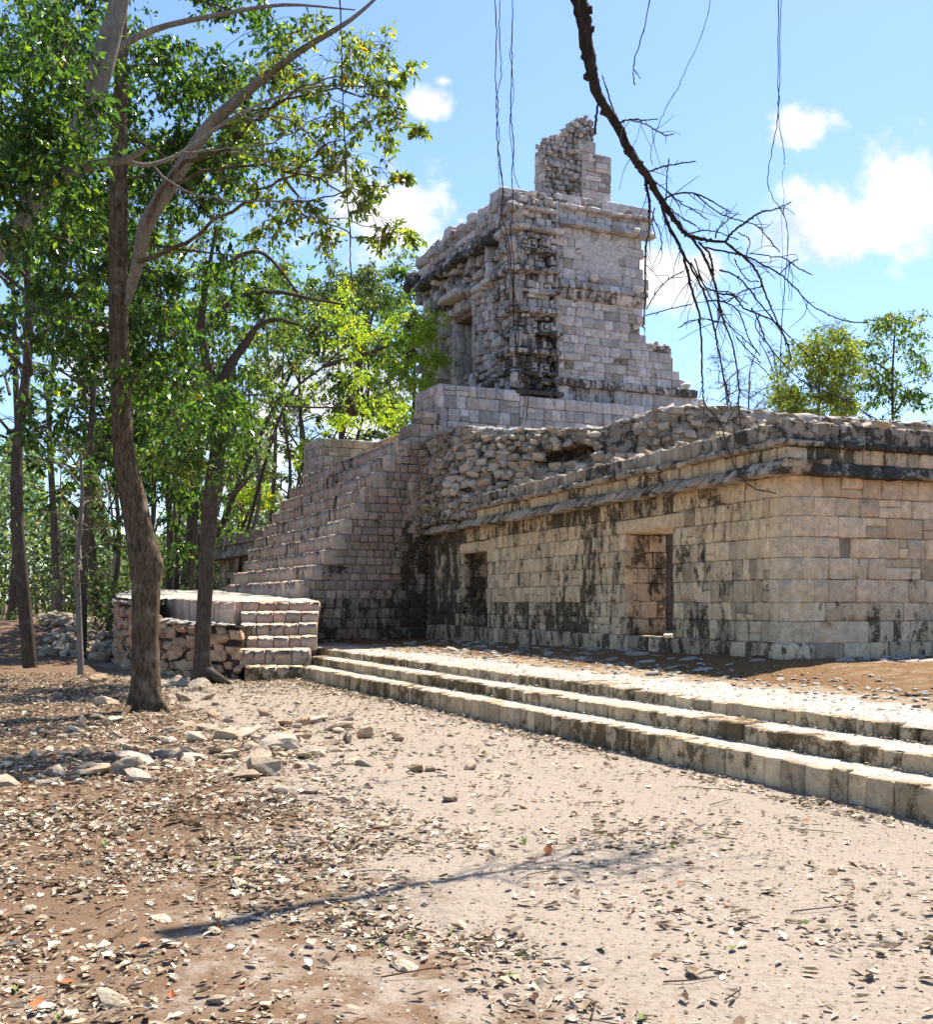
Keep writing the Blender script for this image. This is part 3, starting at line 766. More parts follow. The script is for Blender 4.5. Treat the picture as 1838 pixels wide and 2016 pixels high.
# inner jamb (far side of the door), plain dressed blocks
Fj = WF(FA.pt(df, 0, 0)[:2], EB, NEA); masonry(mb, Fj, 0.0, .85, 7.35, 10.45, ch=.42, cw=(.3, .45), stain=lambda s, z: .1, pink=.05, b=.75, depth=.1, gap=.004)
mb.build('door_jamb', MAT['stone_tower'], tw); mb = MB()
Fj = WF(FA.pt(dn, 0, 0)[:2], EB, EA); masonry(mb, Fj, 0.0, .85, 7.35, 10.45, ch=.42, cw=(.3, .45), stain=lambda s, z: .1, pink=.05, b=.4, depth=.1)
mb.build('door_jamb', MAT['stone_tower'], tw)
mb = MB(); rbox(mb, FA, dn-.22, df+.12, -.8, .04, 10.42, 10.58, .02, .008, (.3, .9, .1)); mb.build('door_lintel', MAT['lintel_stone'], tw)
# facade: uneven carved blocks
mb = MB()
def fclip(s, z): return not (dn-.02 < s < df+.02 and z < 10.6)
def prd(lo, hi):
    return RNG.choice([-.05, .03, .08, .15, .22, .32], p=[.2, .22, .2, .16, .13, .09])
for (a, b) in ((0.0, dn), (dn, df), (df, 7.05)):
    z = 7.35 if (a, b) != (dn, df) else 10.6
    while z < 13.2:
        h = U(.16, .30); s = a
        while s < b-.02:
            w = U(.16, .40); e = min(s+w, b)
            zc = z+h/2; top = 13.26+.05*math.sin(s*5)
            if zc < top:
                n = prd(0, 0)+(.10 if 11.9 < zc < 12.6 else 0)
                if dn-.5 < s < df+.4 and zc < 10.6: n = min(n, .05)
                rbox(mb, FA, s+.006, e-.006, -.25, n, z+.006, z+h-.006, U(.015, .05), .009, rt(.5 if zc > 11.3 else .3, .45, .5), skew=.04)
            s = e
        z += h
mb.build('facade_wall', MAT['stone_tower'], tw)
# roofline crest: big rounded stones standing on end along the facade top
mb = MB(); s = .1
for (s0_, s1_, zz, n) in ((.55, 1.25, 13.5, .3), (1.4, 2.2, 13.42, .12), (2.25, 2.5, 13.5, .1), (2.6, 3.1, 13.48, .22), (3.15, 3.9, 13.38, .1), (3.9, 4.1, 13.5, .1), (4.2, 4.75, 13.56, .25), (4.8, 5.3, 13.4, .15), (5.4, 6.0, 13.5, .15), (6.1, 6.6, 13.35, .2), (6.65, 7.1, 13.3, .22)):
    rbox(mb, FA, s0_, s1_, -.5, n, 13.12, zz, .10, .015, rt(.35, .5, .55), skew=.06)
    rbox(mb, FA, s0_+.05, s1_-.05, -.3, n*.8+.08, 12.92, 13.12, .06, .015, rt(.5, .3, .45), skew=.06)
    rbox(mb, FA, s0_-.02, s1_+.02, -.2, .16, 12.7, 12.9, .03, .01, rt(.3, .6, .6), skew=.03)
mb.build('roof_crest', MAT['stone_tower'], tw)
# sloping eave slabs of the facade and the monster-jaw slab over the door
mb = MB(); s = .9
while s < 6.6:
    w = U(.28, .6); rbox(mb, FA, s, s+w-.02, -.2, U(.42, .6), 12.02, 12.3, .09, .015, rt(.95, .2, .42), shear=.5, skew=.08)
    if RNG.random() < .6: rbox(mb, FA, s, s+w*.6, -.2, U(.3, .4), 12.34, 12.5, .05, .015, rt(.6, .3, .5), skew=.06)
    s += w
rbox(mb, FA, 2.9, 4.3, -.2, .62, 10.98, 11.22, .06, .012, rt(.5, .9, .45), shear=.3); rbox(mb, FA, 4.2, 5.3, -.2, .5, 10.9, 11.12, .08, .012, rt(1.0, .3, .4), shear=.4)
rbox(mb, FA, 1.7, 2.3, -.2, .42, 10.86, 11.02, .05, .012, rt(.3, .2, .65)); rbox(mb, FA, 1.2, 1.75, -.2, .36, 10.94, 11.1, .05, .012, rt(.3, .2, .6))
mb.build('eave_slabs', MAT['stone_tower'], tw)
mb = MB()
for s in (3.2, 3.42, 3.66, 4.3, 4.6):
    mb = MB(); rbox(mb, FA, s, s+.17, -.1, .26, 10.62, 10.98-U(0, .06), .04, .01, rt(.4, .2, .5), skew=.05)
    mb.build('stone_tooth', MAT['stone_tower'], tw)
for (s, w, n, z0, z1) in ((2.42, .2, .22, 8.5, 10.75), (1.38, .16, .3, 11.05, 12.05), (2.75, .13, .2, 7.4, 8.45), (1.05, .13, .26, 8.5, 10.1), (.78, .12, .3, 7.7, 9.0), (4.25, .14, .08, 7.4, 10.4), (5.1, .16, .2, 8, 10.2)):
    mb = MB(); z = z0
    while z < z1: 
        h = U(.3, .6); rbox(mb, FA, s, s+w, -.1, n+RNG.normal(0, .01), z, min(z+h, z1)-.01, .03, .008, rt(.4, .3, .55)); z += h
    mb.build('pilaster', MAT['stone_tower'], tw)
# small face panel beside the doorway: little stacked blocks with hollows
mb = MB()
for i in range(11):
    z = 8.75+i*.19
    for s0_ in (1.55, 1.8, 2.05): 
        if RNG.random() < .8: rbox(mb, FA, s0_, s0_+.21, -.1, U(.06, .24), z, z+.17, .03, .008, rt(.3, .3, .6), skew=.05)
mb.build('carved_panel', MAT['stone_tower'], tw); mb = MB()
for i, z in enumerate((8.42, 8.2, 7.95)):
    s = .7
    while s < 2.6: w = U(.25, .5); rbox(mb, FA, s, s+w-.01, -.1, .34+.04*i, z-.02*s, z+.13-.02*s, .03, .01, rt(.6, .2, .45), skew=.04); s += w
mb.build('jaw_band', MAT['stone_tower'], tw)
def hook(mb, F, s, n, z, h, r, sgn=1, out=True, tint=None, curl=1.0):
    """stone scroll: a fat tapering tube that curls"""
    t = np.linspace(0, 1, 11); a = -math.pi*.35+t*math.pi*1.25*curl
    rad = h*.5*(1-.35*t)
    pn = n+rad*np.cos(a)*.8; pz = z+rad*np.sin(a)*sgn
    pts = np.stack([np.full(11, s), pn, pz], 1); pts = F.pts(pts)
    tube(mb, pts, r*(1-.35*t), 8, tint or rt(.5, .3, .5), noise=.04)
for s, z in ((7.1, 12.55), (7.15, 11.2), (7.1, 10.0)):
    mb = MB(); rock(mb, FA.pt(s, .3, z), (.22, .34, .36), 3, rt(1.2, .1, .3), np.array([[*EA, 0], [*NEB, 0], [0, 0, 1]])); rock(mb, FA.pt(s, .55, z-.28), (.15, .18, .22), 3, rt(1.2, .1, .3), np.array([[*EA, 0], [*NEB, 0], [0, 0, 1]]))
    mb.build('snout', MAT['stone_tower'], tw)
hk = MB(); hook(hk, FA, 1.85, .35, 8.1, .55, .13, -1); hk.build('scroll', MAT['stone_tower'], tw)
# corner: the stacked masks
dg = np.array(NEA)+np.array(NEB); dg /= np.linalg.norm(dg); FD = WF(C0, (dg[1], -dg[0]), dg)
nm = 5; zb0 = 7.4; mh = (13.2-zb0)/nm
for m in range(nm):
    z = zb0+m*mh; dk = [.95, .7, .58, .6, .35][m]; root = empty('mask', (*C0, z), None, None); root.parent = tw; root.matrix_parent_inverse = base_matrix(tw).inverted()  # dk: staining of the masks, with the shade of their recesses painted in
    root_loc = root
    def child(mb, nme):
        o = mb.build(nme, MAT['stone_tower']); o.parent = root
        o.matrix_parent_inverse = (base_matrix(root)).inverted(); return o
    mb = MB()
    # coursed backing blocks both sides
    for F, L, pm in ((FN, cut-.25, .2), (FA, 1.05, .4)):
        zz = z
        while zz < z+mh-.04:
            h = U(.15, .25); s = .0
            while s < L:
                w = U(.16, .3); e = min(s+w, L); n = float(RNG.choice([-.06, .05, .15, .26], p=[.25, .3, .27, .18]))*(1 if s < .9 else .6)
                if RNG.random() < .9: rbox(mb, F, s+.007, e-.007, -.2, n, zz+.006, min(zz+h, z+mh)-.008, U(.02, .045), .008, rt(dk, pm, .55, .2), skew=.04)
                s = e
            zz += h
    child(mb, 'block_backing')
    for zz, nn, hh in ((z+.02, .38, .13), (z+mh*.52, .29, .09)):
        mb = MB()
        for F, L in ((FN, 1.0), (FA, 1.0)):
            s = -.22
            while s < L:
                w = U(.28, .45); rbox(mb, F, s, s+w-.008, -.15, nn*(1-.2*abs(s)), zz+.04*abs(s), zz+hh+.04*abs(s), .035, .01, rt(dk+.1, .2, .55), skew=.04); s += w
        child(mb, 'lip_band')
    mb = MB()
    # nose: upright rounded slabs at the corner plus a curled snout
    rbox(mb, FD, -.17, .17, -.2, .26, z+.2, z+mh*.66, .07, .012, rt(dk*.8, .3, .5), skew=.05)
    rbox(mb, FD, -.12, .10, .1, .36, z+.3, z+mh*.55, .07, .012, rt(dk*.8, .3, .45), skew=.05)
    if m in (2, 3): hook(mb, FD, 0, .34, z+mh*.62, .42, .12, 1, tint=rt(dk, .3, .5))
    if m == 4: rock(mb, FD.pt(.08, .28, z+.55), (.2, .25, .24), 3, rt(.6, .8, .5), np.array([[FD.a[0], FD.a[1], 0], [FD.b[0], FD.b[1], 0], [0, 0, 1]]))
    child(mb, 'nose')
    for F, lst in ((FN, (.42, .82)), (FA, (.5,))):
        for s in lst:
            mb = MB(); zz = z+mh*.74
            rbox(mb, F, s-.13, s+.13, -.1, .14, zz-.12, zz+.12, .03, .006, rt(dk*.6, .3, .6)); rbox(mb, F, s-.085, s+.085, .1, .165, zz-.08, zz+.08, .02, .004, rt(dk+.4, .1, .3))
            rbox(mb, F, s-.045, s+.045, .1, .20, zz-.045, zz+.045, .02, .004, rt(0, .3, .6)); child(mb, 'eye')
# the vertical run of C-shaped scrolls between the masks and the plain wall
mb = MB(); z = 7.45
while z < 13.0:
    dk = .9 if z < 9.3 else .45 if z < 12 else .25
    rbox(mb, FN, cut-.27, cut-.03, -.2, -.12, z, z+.62, .01, .005, (.05, .1, 1.3))  # near-black backing plate: shade between the scrolls put into the tint
    rbox(mb, FN, cut-.09, cut-.005, -.2, .13, z, z+.6, .025, .007, rt(dk, .2, .5))
    rbox(mb, FN, cut-.25, cut-.07, -.2, .13, z, z+.15, .04, .008, rt(dk, .2, .5)); rbox(mb, FN, cut-.26, cut-.07, -.2, .13, z+.43, z+.58, .05, .008, rt(dk, .2, .5))
    rbox(mb, FN, cut-.26, cut-.17, -.2, .13, z+.13, z+.25, .03, .006, rt(dk, .2, .5)); z += U(.6, .66)
mb.build('scroll_column', MAT['stone_tower'], tw)
# roof comb
rc = MB(); FC = FN.sub(0, -1.7)
def comb_top(s):
    xs = [1.0, 1.25, 1.6, 1.95, 2.0, 2.25, 2.4, 2.62, 2.64, 3.1]; zz = [15.15, 15.55, 15.85, 15.95, 16.2, 16.3, 16.45, 16.3, 15.25, 15.2]
    return float(np.interp(s, xs, zz))
def cu(u): k = (u-CU)/FO; o = FC.o; return (k*o[1]-o[0])/(EB[0]-k*EB[1])
def cz(u, v): b = cu(u); return CZ+(HV-v)/FO*(FC.o[1]+EB[1]*b)
ct = [(1066, 296), (1072, 275), (1080, 266), (1098, 262), (1118, 256), (1122, 240), (1138, 234), (1152, 228), (1168, 236), (1173, 250), (1174, 304), (1180, 306), (1203, 308)]
cs = [cu(u) for u, v in ct]; cz_ = [cz(u, v) for u, v in ct]
ctop = lambda s: float(np.interp(s, cs, cz_))
s0c, s1c, smid = cs[0], cs[-1], cu(1148)
mb = MB()
masonry(mb, FC, s0c+.02, cu(1152), 13.2, 16.7, ch=.17, cw=(.09, .24), depth=.3, proud=.06, r=.035, noise=.014, clip=lambda s, z: z < ctop(s)-.05, stain=lambda s, z: .45, pink=.4, b=.5, gap=.012, jit=0, skew=.16)
masonry(mb, FC.sub(0, -.04), cu(1152), cu(1174), 15.0, 16.8, ch=.15, cw=(.1, .24), depth=.3, proud=.05, r=.035, noise=.014, clip=lambda s, z: z < ctop(s)-.05, stain=lambda s, z: .62, pink=.2, b=.42, gap=.012, jit=0, skew=.16)
for k in range(34):
    s = U(s0c+.05, cu(1172)); q = U(.05, .09); rock(mb, FC.pt(s, -U(.0, .5), ctop(s)-U(0, .08)), (q*1.3, q*1.1, q), 2, rt(.5, .3, .45))
mb.build('roof_comb_rubble', MAT['stone_tower'], tw)
mb = MB(); masonry(mb, FC.sub(0, .05), cu(1145), s1c, 13.2, cz(1190, 308), ch=.30, cw=(.24, .42), stain=lambda s, z: .22, pink=.5, depth=.5, jit=.6)
masonry(mb, FC.sub(0, .05), cu(1138), cu(1173), cz(1190, 308), cz(1160, 278), ch=.3, cw=(.3, .4), stain=lambda s, z: .3, pink=.3, depth=.4)
mb.build('roof_comb_facing', MAT['stone_tower'], tw); mb = MB()
FCL = WF(FC.pt(s0c, 0, 0)[:2], EA, NEB); masonry(mb, FCL, 0, .42, 13.2, cz(1066, 300), ch=.3, cw=(.25, .4), stain=lambda s, z: .3, pink=.5, depth=.15)
mb.build('roof_comb_facing', MAT['stone_tower'], tw)
mb = MB()
for a, b in zip(np.linspace(s0c+.06, s1c-.08, 15)[:-1], np.linspace(s0c+.06, s1c-.08, 15)[1:]): box(mb, FC, a, b, -.5, -.12, 13.1, min(ctop(a), ctop(b))-.1)
mb.build('roof_comb_core', MAT['mortar'], tw)

# ================================================================ lower platform with its small stair
pf = empty('stair_platform', (-5.2, 25.5, 0), 'low platform with pale sunlit top and fieldstone sides, at the foot of the great stairway', 'platform')
ss = empty('small_stair', (-4.2, 23.2, 0), 'short flight of six big stone steps climbing from the ground to the low platform', 'steps')
SS0 = XY(470, 22.9); ths = [0, .36, .72, 1.07, 1.42, 1.77]; hz = [.27, .61, .87, 1.14, 1.40, 1.63]
lf = [.13, .0, -.02, .0, .0, .02]; rr_ = [1.33, 1.52, 1.66, 1.68, 1.72, 1.76]
ux = np.array([.985, .17]); uy = np.array([-.17, .985])
for k in range(6):
    mb = MB(); F = WF(SS0+uy*ths[k], ux, -uy); a = lf[k]; n = 3 if k < 2 else 5; w = (rr_[k]-lf[k])/n; zb = hz[k-1]-.05 if k else -.15
    for i in range(n):
        b = a+w*U(.75, 1.2) if i < n-1 else rr_[k]
        rbox(mb, F, a+.002, b-.002, -.45, RNG.normal(0, .01), zb, hz[k]+RNG.normal(0, .006), .03, .006, rt(.35 if k else .6, .4, .62, .14), skew=.012, nose=.05); a = b
    mb.build('step', MAT['stone_step' if k < 1 else 'stone_stair'], ss)
mb = MB(); F = WF(SS0, ux, -uy)
for k in range(6): box(mb, F, .12, 1.3+.06*k, -2.3, -ths[k]-.06, -.2 if k == 0 else hz[k-1]-.1, hz[k]-.05)
mb.build('core', MAT['mortar'], ss)
# outline of the platform (counter-clockwise from the small stair's left side)
fl = [XY(465, 23.25), XY(430, 23.35), XY(385, 23.6), XY(345, 23.9), XY(305, 24.7), XY(268, 26.3), XY(232, 28.9), XY(226, 31.0), XY(250, 35)]
flz = [1.13, 1.14, 1.16, 1.18, 1.22, 1.60, 1.64, 1.68, 1.7]
mb = MB(); cr = MB(); cp = MB()
for i in range(len(fl)-1):
    d = fl[i+1]-fl[i]; ln = np.linalg.norm(d); out = (d[1], -d[0]); out = np.array(out)
    if out@(np.array([-1.0, 25.0])*0-fl[i]+np.array([0, 0])) < 0 and i < 6: out = -out
    if i >= 5: out = np.array([-abs(out[0]), -abs(out[1])*.2]) if abs(d[0]) < abs(d[1]) else out
    F = WF(fl[i], d, out); F.b = np.array([-F.a[1], F.a[0]]); 
    if (F.b@(-fl[i]) < 0) if i < 5 else (F.b[0] > 0): F.b = -F.b
    F.flip = (F.a[0]*F.b[1]-F.a[1]*F.b[0]) < 0
    z1, z2 = flz[i], flz[i+1]
    rubble(mb, F, 0, ln, lambda s: z1+(z2-z1)*s/ln-.03, -.1, ch=.25, size=.93, stain=lambda s, z: .25 if z > .3 else .55, pink=.5, b=.6, proudn=.02, lev=3)
    box(cr, F, -.05, ln+.05, -.7, -.05, -.3, min(z1, z2)-.05, (.3, .4, .5))
    for k in range(int(ln*11)):
        s = U(0, ln); q = U(.08, .15); rock(cp, F.pt(s, -U(.0, .2), z1+(z2-z1)*s/ln-.02), (q*1.6, q*1.5, q*.35), 2, rt(.1, .15, .7, .1))
tag(mb.build('fieldstone_wall', MAT['field_stone'], pf), kind='stuff'); cr.build('wall_core', MAT['mortar_dark'], pf); tag(cp.build('wall_top', MAT['pale_plaster'], pf), kind='stuff')
# upper kerb row of cut stones
mb = MB(); kb = [XY(459, 24.35), XY(420, 24.6), XY(372, 25.4), XY(328, 27.3)]
for i in range(3):
    d = kb[i+1]-kb[i]; ln = np.linalg.norm(d); F = WF(kb[i], d, (d[1], -d[0]))
    if F.b@(-kb[i]) < 0: F = WF(kb[i], d, (-d[1], d[0]))
    s = 0
    while s < ln-.02:
        w = U(.28, .5); e = min(s+w, ln); rbox(mb, F, s+.006, e-.006, -.35, RNG.normal(0, .012), 1.05, 1.62+.03*i+RNG.normal(0, .012), .03, .008, rt(.35, .4, .6), skew=.02); s = e
mb.build('kerb', MAT['stone_stair'], pf)
# ledge and top sheets (gridded, slightly uneven)
def inpoly(p, poly):
    c = False; n = len(poly); j = n-1
    for i in range(n):
        if ((poly[i][1] > p[1]) != (poly[j][1] > p[1])) and (p[0] < (poly[j][0]-poly[i][0])*(p[1]-poly[i][1])/(poly[j][1]-poly[i][1])+poly[i][0]): c = not c
        j = i
    return c
def sheet(mb, poly, zf, step, tintf, depth=.3):
    from mathutils.geometry import delaunay_2d_cdt
    b = []
    for i in range(len(poly)):
        p, q = np.array(poly[i]), np.array(poly[(i+1) % len(poly)]); n = max(1, int(np.linalg.norm(q-p)/step))
        for k in range(n): b.append(tuple(p+(q-p)*k/n))
    nb = len(b); x0, y0 = np.min(poly, 0); x1, y1 = np.max(poly, 0); pts = list(b)
    for x in np.arange(x0, x1, step):
        for y in np.arange(y0, y1, step):
            q = (x+U(-.3, .3)*step, y+U(-.3, .3)*step)
            if inpoly(q, poly): pts.append(q)
    ov, oe, of, *_ = delaunay_2d_cdt([Vector(p) for p in pts], [(i, (i+1) % nb) for i in range(nb)], [list(range(nb))], 1, 1e-5)
    V = np.array([[v[0], v[1], zf(v[0], v[1])] for v in ov]); Fc = np.array([f for f in of if len(f) == 3])
    T = np.array([tintf(v[0], v[1]) for v in ov]); mb.add(V, Fc, T)
mb = MB(); ptop = [kb[0], kb[1], kb[2], kb[3], fl[5], fl[6], fl[7], np.array([-11.5, 37.5]), off(S0, 10.5, .3), off(S0, 0, .25), SS0+ux*1.70+uy*1.9, SS0+ux*.02+uy*1.75]
def ptz(x, y):
    t = (y-24.5)/12; return 1.60+.40*max(0, t)**1.0+RNG.normal(0, .012)
sheet(mb, [tuple(p) for p in ptop], ptz, .22, lambda x, y: (.75, .3, 0))
pled = [fl[0], fl[1], fl[2], fl[3], fl[4], fl[5]+.05, kb[3]+np.array([.0, .1]), kb[2]+np.array([0, .1]), kb[1]+np.array([0, .1]), kb[0]+np.array([0, .1])]
sheet(mb, [tuple(p) for p in pled], lambda x, y: 1.12+RNG.normal(0, .012), .2, lambda x, y: (.75, .3, 0))
mb.build('platform_top', MAT['pale_plaster'], pf)
mb = MB(); Fp = WF(SS0+ux*1.70+uy*1.8, S0-(SS0+ux*1.70+uy*1.8)); 
if Fp.b[0] < 0: Fp.b = -Fp.b; Fp.flip = not Fp.flip
masonry(mb, Fp, 0, 3.0, .3, 1.62, ch=.26, cw=(.25, .4), stain=lambda s, z: .4, depth=.3); mb.build('side_facing', MAT['stone_stair'], pf)

# ================================================================ broad low steps of the forecourt and terrace
ls = empty('forecourt_steps', (L0[0], L0[1], 0), 'three long low steps of narrow mossy blocks running along the edge of the forecourt', 'steps')
for k, (o, z0, z1) in enumerate(((0, -.12, .24), (.38, .15, .41), (.82, .33, .55))):
    mb = MB(); a = -9.0; end = (14.25, 14.95, 16.3)[k]
    while a < end:
        w = U(.14, .27)*(1.25 if a < 2 else 1); e = min(a+w, end); g = U(.002, .007)
        wob = .012*math.sin(a*1.7+k)+.01*math.sin(a*4.1)
        F = WF(L0+LN*o, LD, -LN)
        rbox(mb, F, a+g, e-g, -.36-(.5 if k == 2 else .0), wob+RNG.normal(0, .007), z0, z1+RNG.normal(0, .006)+wob*.5, .02, .005, rt(.52+.2*math.sin(a*.9+k*2), .2, .55, .2), skew=.012); a = e
    mb.build('step', MAT['stone_step'], ls)
# pale worn tread surfaces, thin dusty lime layer over the blocks' tops (broken patches of mortar)
mb = MB()
for k, (o, dw, z1) in enumerate(((0.03, .33, .245), (.41, .40, .415), (.85, 1.35, .556))):
    F = WF(L0+LN*o, LD, -LN); n = int(23*14); m = 5 if k < 2 else 12; smx = (14.2, 14.9, 16.2)[k]
    S = np.linspace(-9, smx, n); D = np.linspace(0, dw, m)
    wig = .025*np.sin(S*5)+.02*np.sin(S*13+1)+RNG.normal(0, .02, n)
    far = dw*(1+(.16*np.sin(S*.8)+.09*np.sin(S*2.3+1)+.05*np.sin(S*6.1))*(k == 2))
    V = []
    for i in range(n):
        for j in range(m):
            t = j/(m-1); dd = (wig[i]*(1-t)*.6+.028)+far[i]*t
            q = F.pt(S[i], -dd, 0); zz = z1+.006+RNG.normal(0, .0035)
            if j == 0 and k < 2: zz -= .03
            if k == 2: zz = max(.556, terr_z(q[0], q[1])+.016*(1-t*1.75)+.006*math.sin(q[0]*9+q[1]*4)*math.sin(q[1]*7))+RNG.normal(0, .003)
            V.append([q[0], q[1], zz-(.03 if j == 0 and k == 2 else 0)])
    V = np.array(V); i, j = np.meshgrid(np.arange(n-1), np.arange(m-1), indexing='ij'); b_ = (i*m+j).ravel()
    fq = np.stack([b_, b_+m, b_+m+1, b_+1], 1)[:, ::-1]
    if F.flip: fq = fq[:, ::-1]
    mb.add(V, fq, (.8, .2, -.1))
F = WF(L0, LD, -LN)
for k in range(900):
    a = U(-8.5, 15.8); dn_ = 2.15+RNG.normal(0, .28); q = U(.012, .045); p = F.pt(a, -dn_, 0)
    rock(mb, (p[0], p[1], terr_z(p[0], p[1])+.008), (q*1.8, q*1.3, q*.4), 1, rt(.1, .2, .7))
mb.build('worn_treads', MAT['pale_plaster'], ls)
mb = MB(); F = WF(L0, LD, -LN)
box(mb, F, -9, 14.1, -2.2, -.12, -.3, .18); box(mb, F, -9, 14.8, -2.2, -.5, .0, .38); box(mb, F, -9, 16.2, -2.2, -.95, .2, .50)
mb.build('core', MAT['mortar'], ls)
# terrace surface
mb = MB()
e3 = L0+LN*1.0
pol = [tuple(e3+LD*16.3), tuple(e3-LD*9), tuple(L0+LN*14-LD*9), tuple(L0+LN*14+LD*2), tuple(W0+WA*L1+WB*.5), tuple(off(S0, -.0, 3.4)), tuple(off(S0, .05, -.1)), (-3.98, 25.6)]
def tz(x, y):
    z = terr_z(x, y); d = float((np.array([x, y])-L0)@LN)-.82
    return z+RNG.normal(0, .003 if d < 1.9 else .011)-(.012 if d < .9 else 0)
def tt(x, y):
    d = float((np.array([x, y])-L0)@LN)-.82; return (.5+(.25 if d < 1.3 else 0), .3, .3)
sheet(mb, pol, tz, .2, tt); tag(mb.build('terrace_ground', MAT['terrace_dirt']), kind='structure')

# ================================================================ far wing beyond the stairway
fw = empty('far_wing', (-10.1, 44.6, .6), 'dark shaded end of a corniced stone wing, beyond the far side of the stairway', 'ruin')
d = np.array([-.43, .903]); FWo = np.array([-10.1, 44.6]); FW = WF(FWo, -d, (-.903, -.43)); FW2 = WF(FWo, (.903, .43), d)
mb = MB(); masonry(mb, FW, 0, 6, .5, 3.4, ch=.3, stain=lambda s, z: .55, b=.4, pink=.4); mb.build('wall', MAT['stone_wing'], fw)
for nm_, z0, z1, n, sh in (('lower_cornice', 3.3, 3.6, .4, .6), ('frieze_band', 3.6, 3.8, .1, 0), ('round_moulding', 3.8, 3.9, .25, 0), ('upper_band', 3.9, 4.2, .12, 0)):
    mb = MB(); s = -n
    while s < 6: w = U(.3, .6); rbox(mb, FW, s, s+w-.01, -.5, n, z0, z1, .03, .01, rt(.45, .3, .45), shear=sh); s += w
    mb.build(nm_, MAT['stone_cornice'], fw)
mb = MB(); box(mb, FW, .05, 6, -6, -.04, .3, 4.12)
for k in range(50):
    q = U(.08, .16); rock(mb, FW.pt(U(0, 6), -U(0, 1), 4.2), (q*1.4, q*1.2, q*.6), 1, rt(.3, .3, .6))
mb.build('core', MAT['mortar'], fw)
# ================================================================ ground
def vnoise(x, y, seed=0):
    return (np.sin(x*1.3+seed)*np.cos(y*1.1-seed*.7)+.5*np.sin(x*3.1+y*2.3+seed)+.3*np.sin(x*6.7-y*5.9+seed*2)+.2*np.cos(x*11.3+y*9.7))/2
def axis(a, b, st, far, g=1.22):
    c = list(np.arange(a, b+1e-6, st)); s = st; x = b
    while x < far: s *= g; x += s; c.append(x)
    s = st; x = a; pre = []
    while x > -far: s *= g; x -= s; pre.append(x)
    return np.array(pre[::-1]+c)
gx = axis(-13, 7, .14, 700); gy = axis(1.5, 30, .14, 700)
X, Y = np.meshgrid(gx, gy, indexing='ij')
def ground_h(X, Y):
    d = (X-L0[0])*LN[0]+(Y-L0[1])*LN[1]
    z = .035*vnoise(X*.9, Y*.9, 1)+.012*vnoise(X*5, Y*5, 3)
    left = np.clip((-X-2.5)/5, 0, 1); z = z+left*(.05*vnoise(X*1.8, Y*1.8, 5)+.02*vnoise(X*9, Y*7, 6))
    z = z*np.clip((-d)/.5, .2, 1)-.02
    # low mound of spoil at the far left
    z = z+1.1*np.exp(-(((X+14.5)/3.4)**2+((Y-37)/4.5)**2))
    z = z+.8*np.clip((Y-45)/40, 0, 1)
    return z
Z = ground_h(X, Y)
d = (X-L0[0])*LN[0]+(Y-L0[1])*LN[1]
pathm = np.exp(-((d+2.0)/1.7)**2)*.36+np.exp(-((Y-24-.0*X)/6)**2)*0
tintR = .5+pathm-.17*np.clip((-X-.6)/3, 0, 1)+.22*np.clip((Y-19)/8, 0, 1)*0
mb = MB(); n1, n2 = X.shape; V = np.stack([X, Y, Z], -1).reshape(-1, 3)
i, j = np.meshgrid(np.arange(n1-1), np.arange(n2-1), indexing='ij'); b = (i*n2+j).ravel()
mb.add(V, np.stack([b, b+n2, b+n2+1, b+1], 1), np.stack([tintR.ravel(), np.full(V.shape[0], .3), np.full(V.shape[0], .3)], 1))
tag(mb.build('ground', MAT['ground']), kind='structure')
def gz(x, y): return float(ground_h(np.array(x, float), np.array(y, float)))

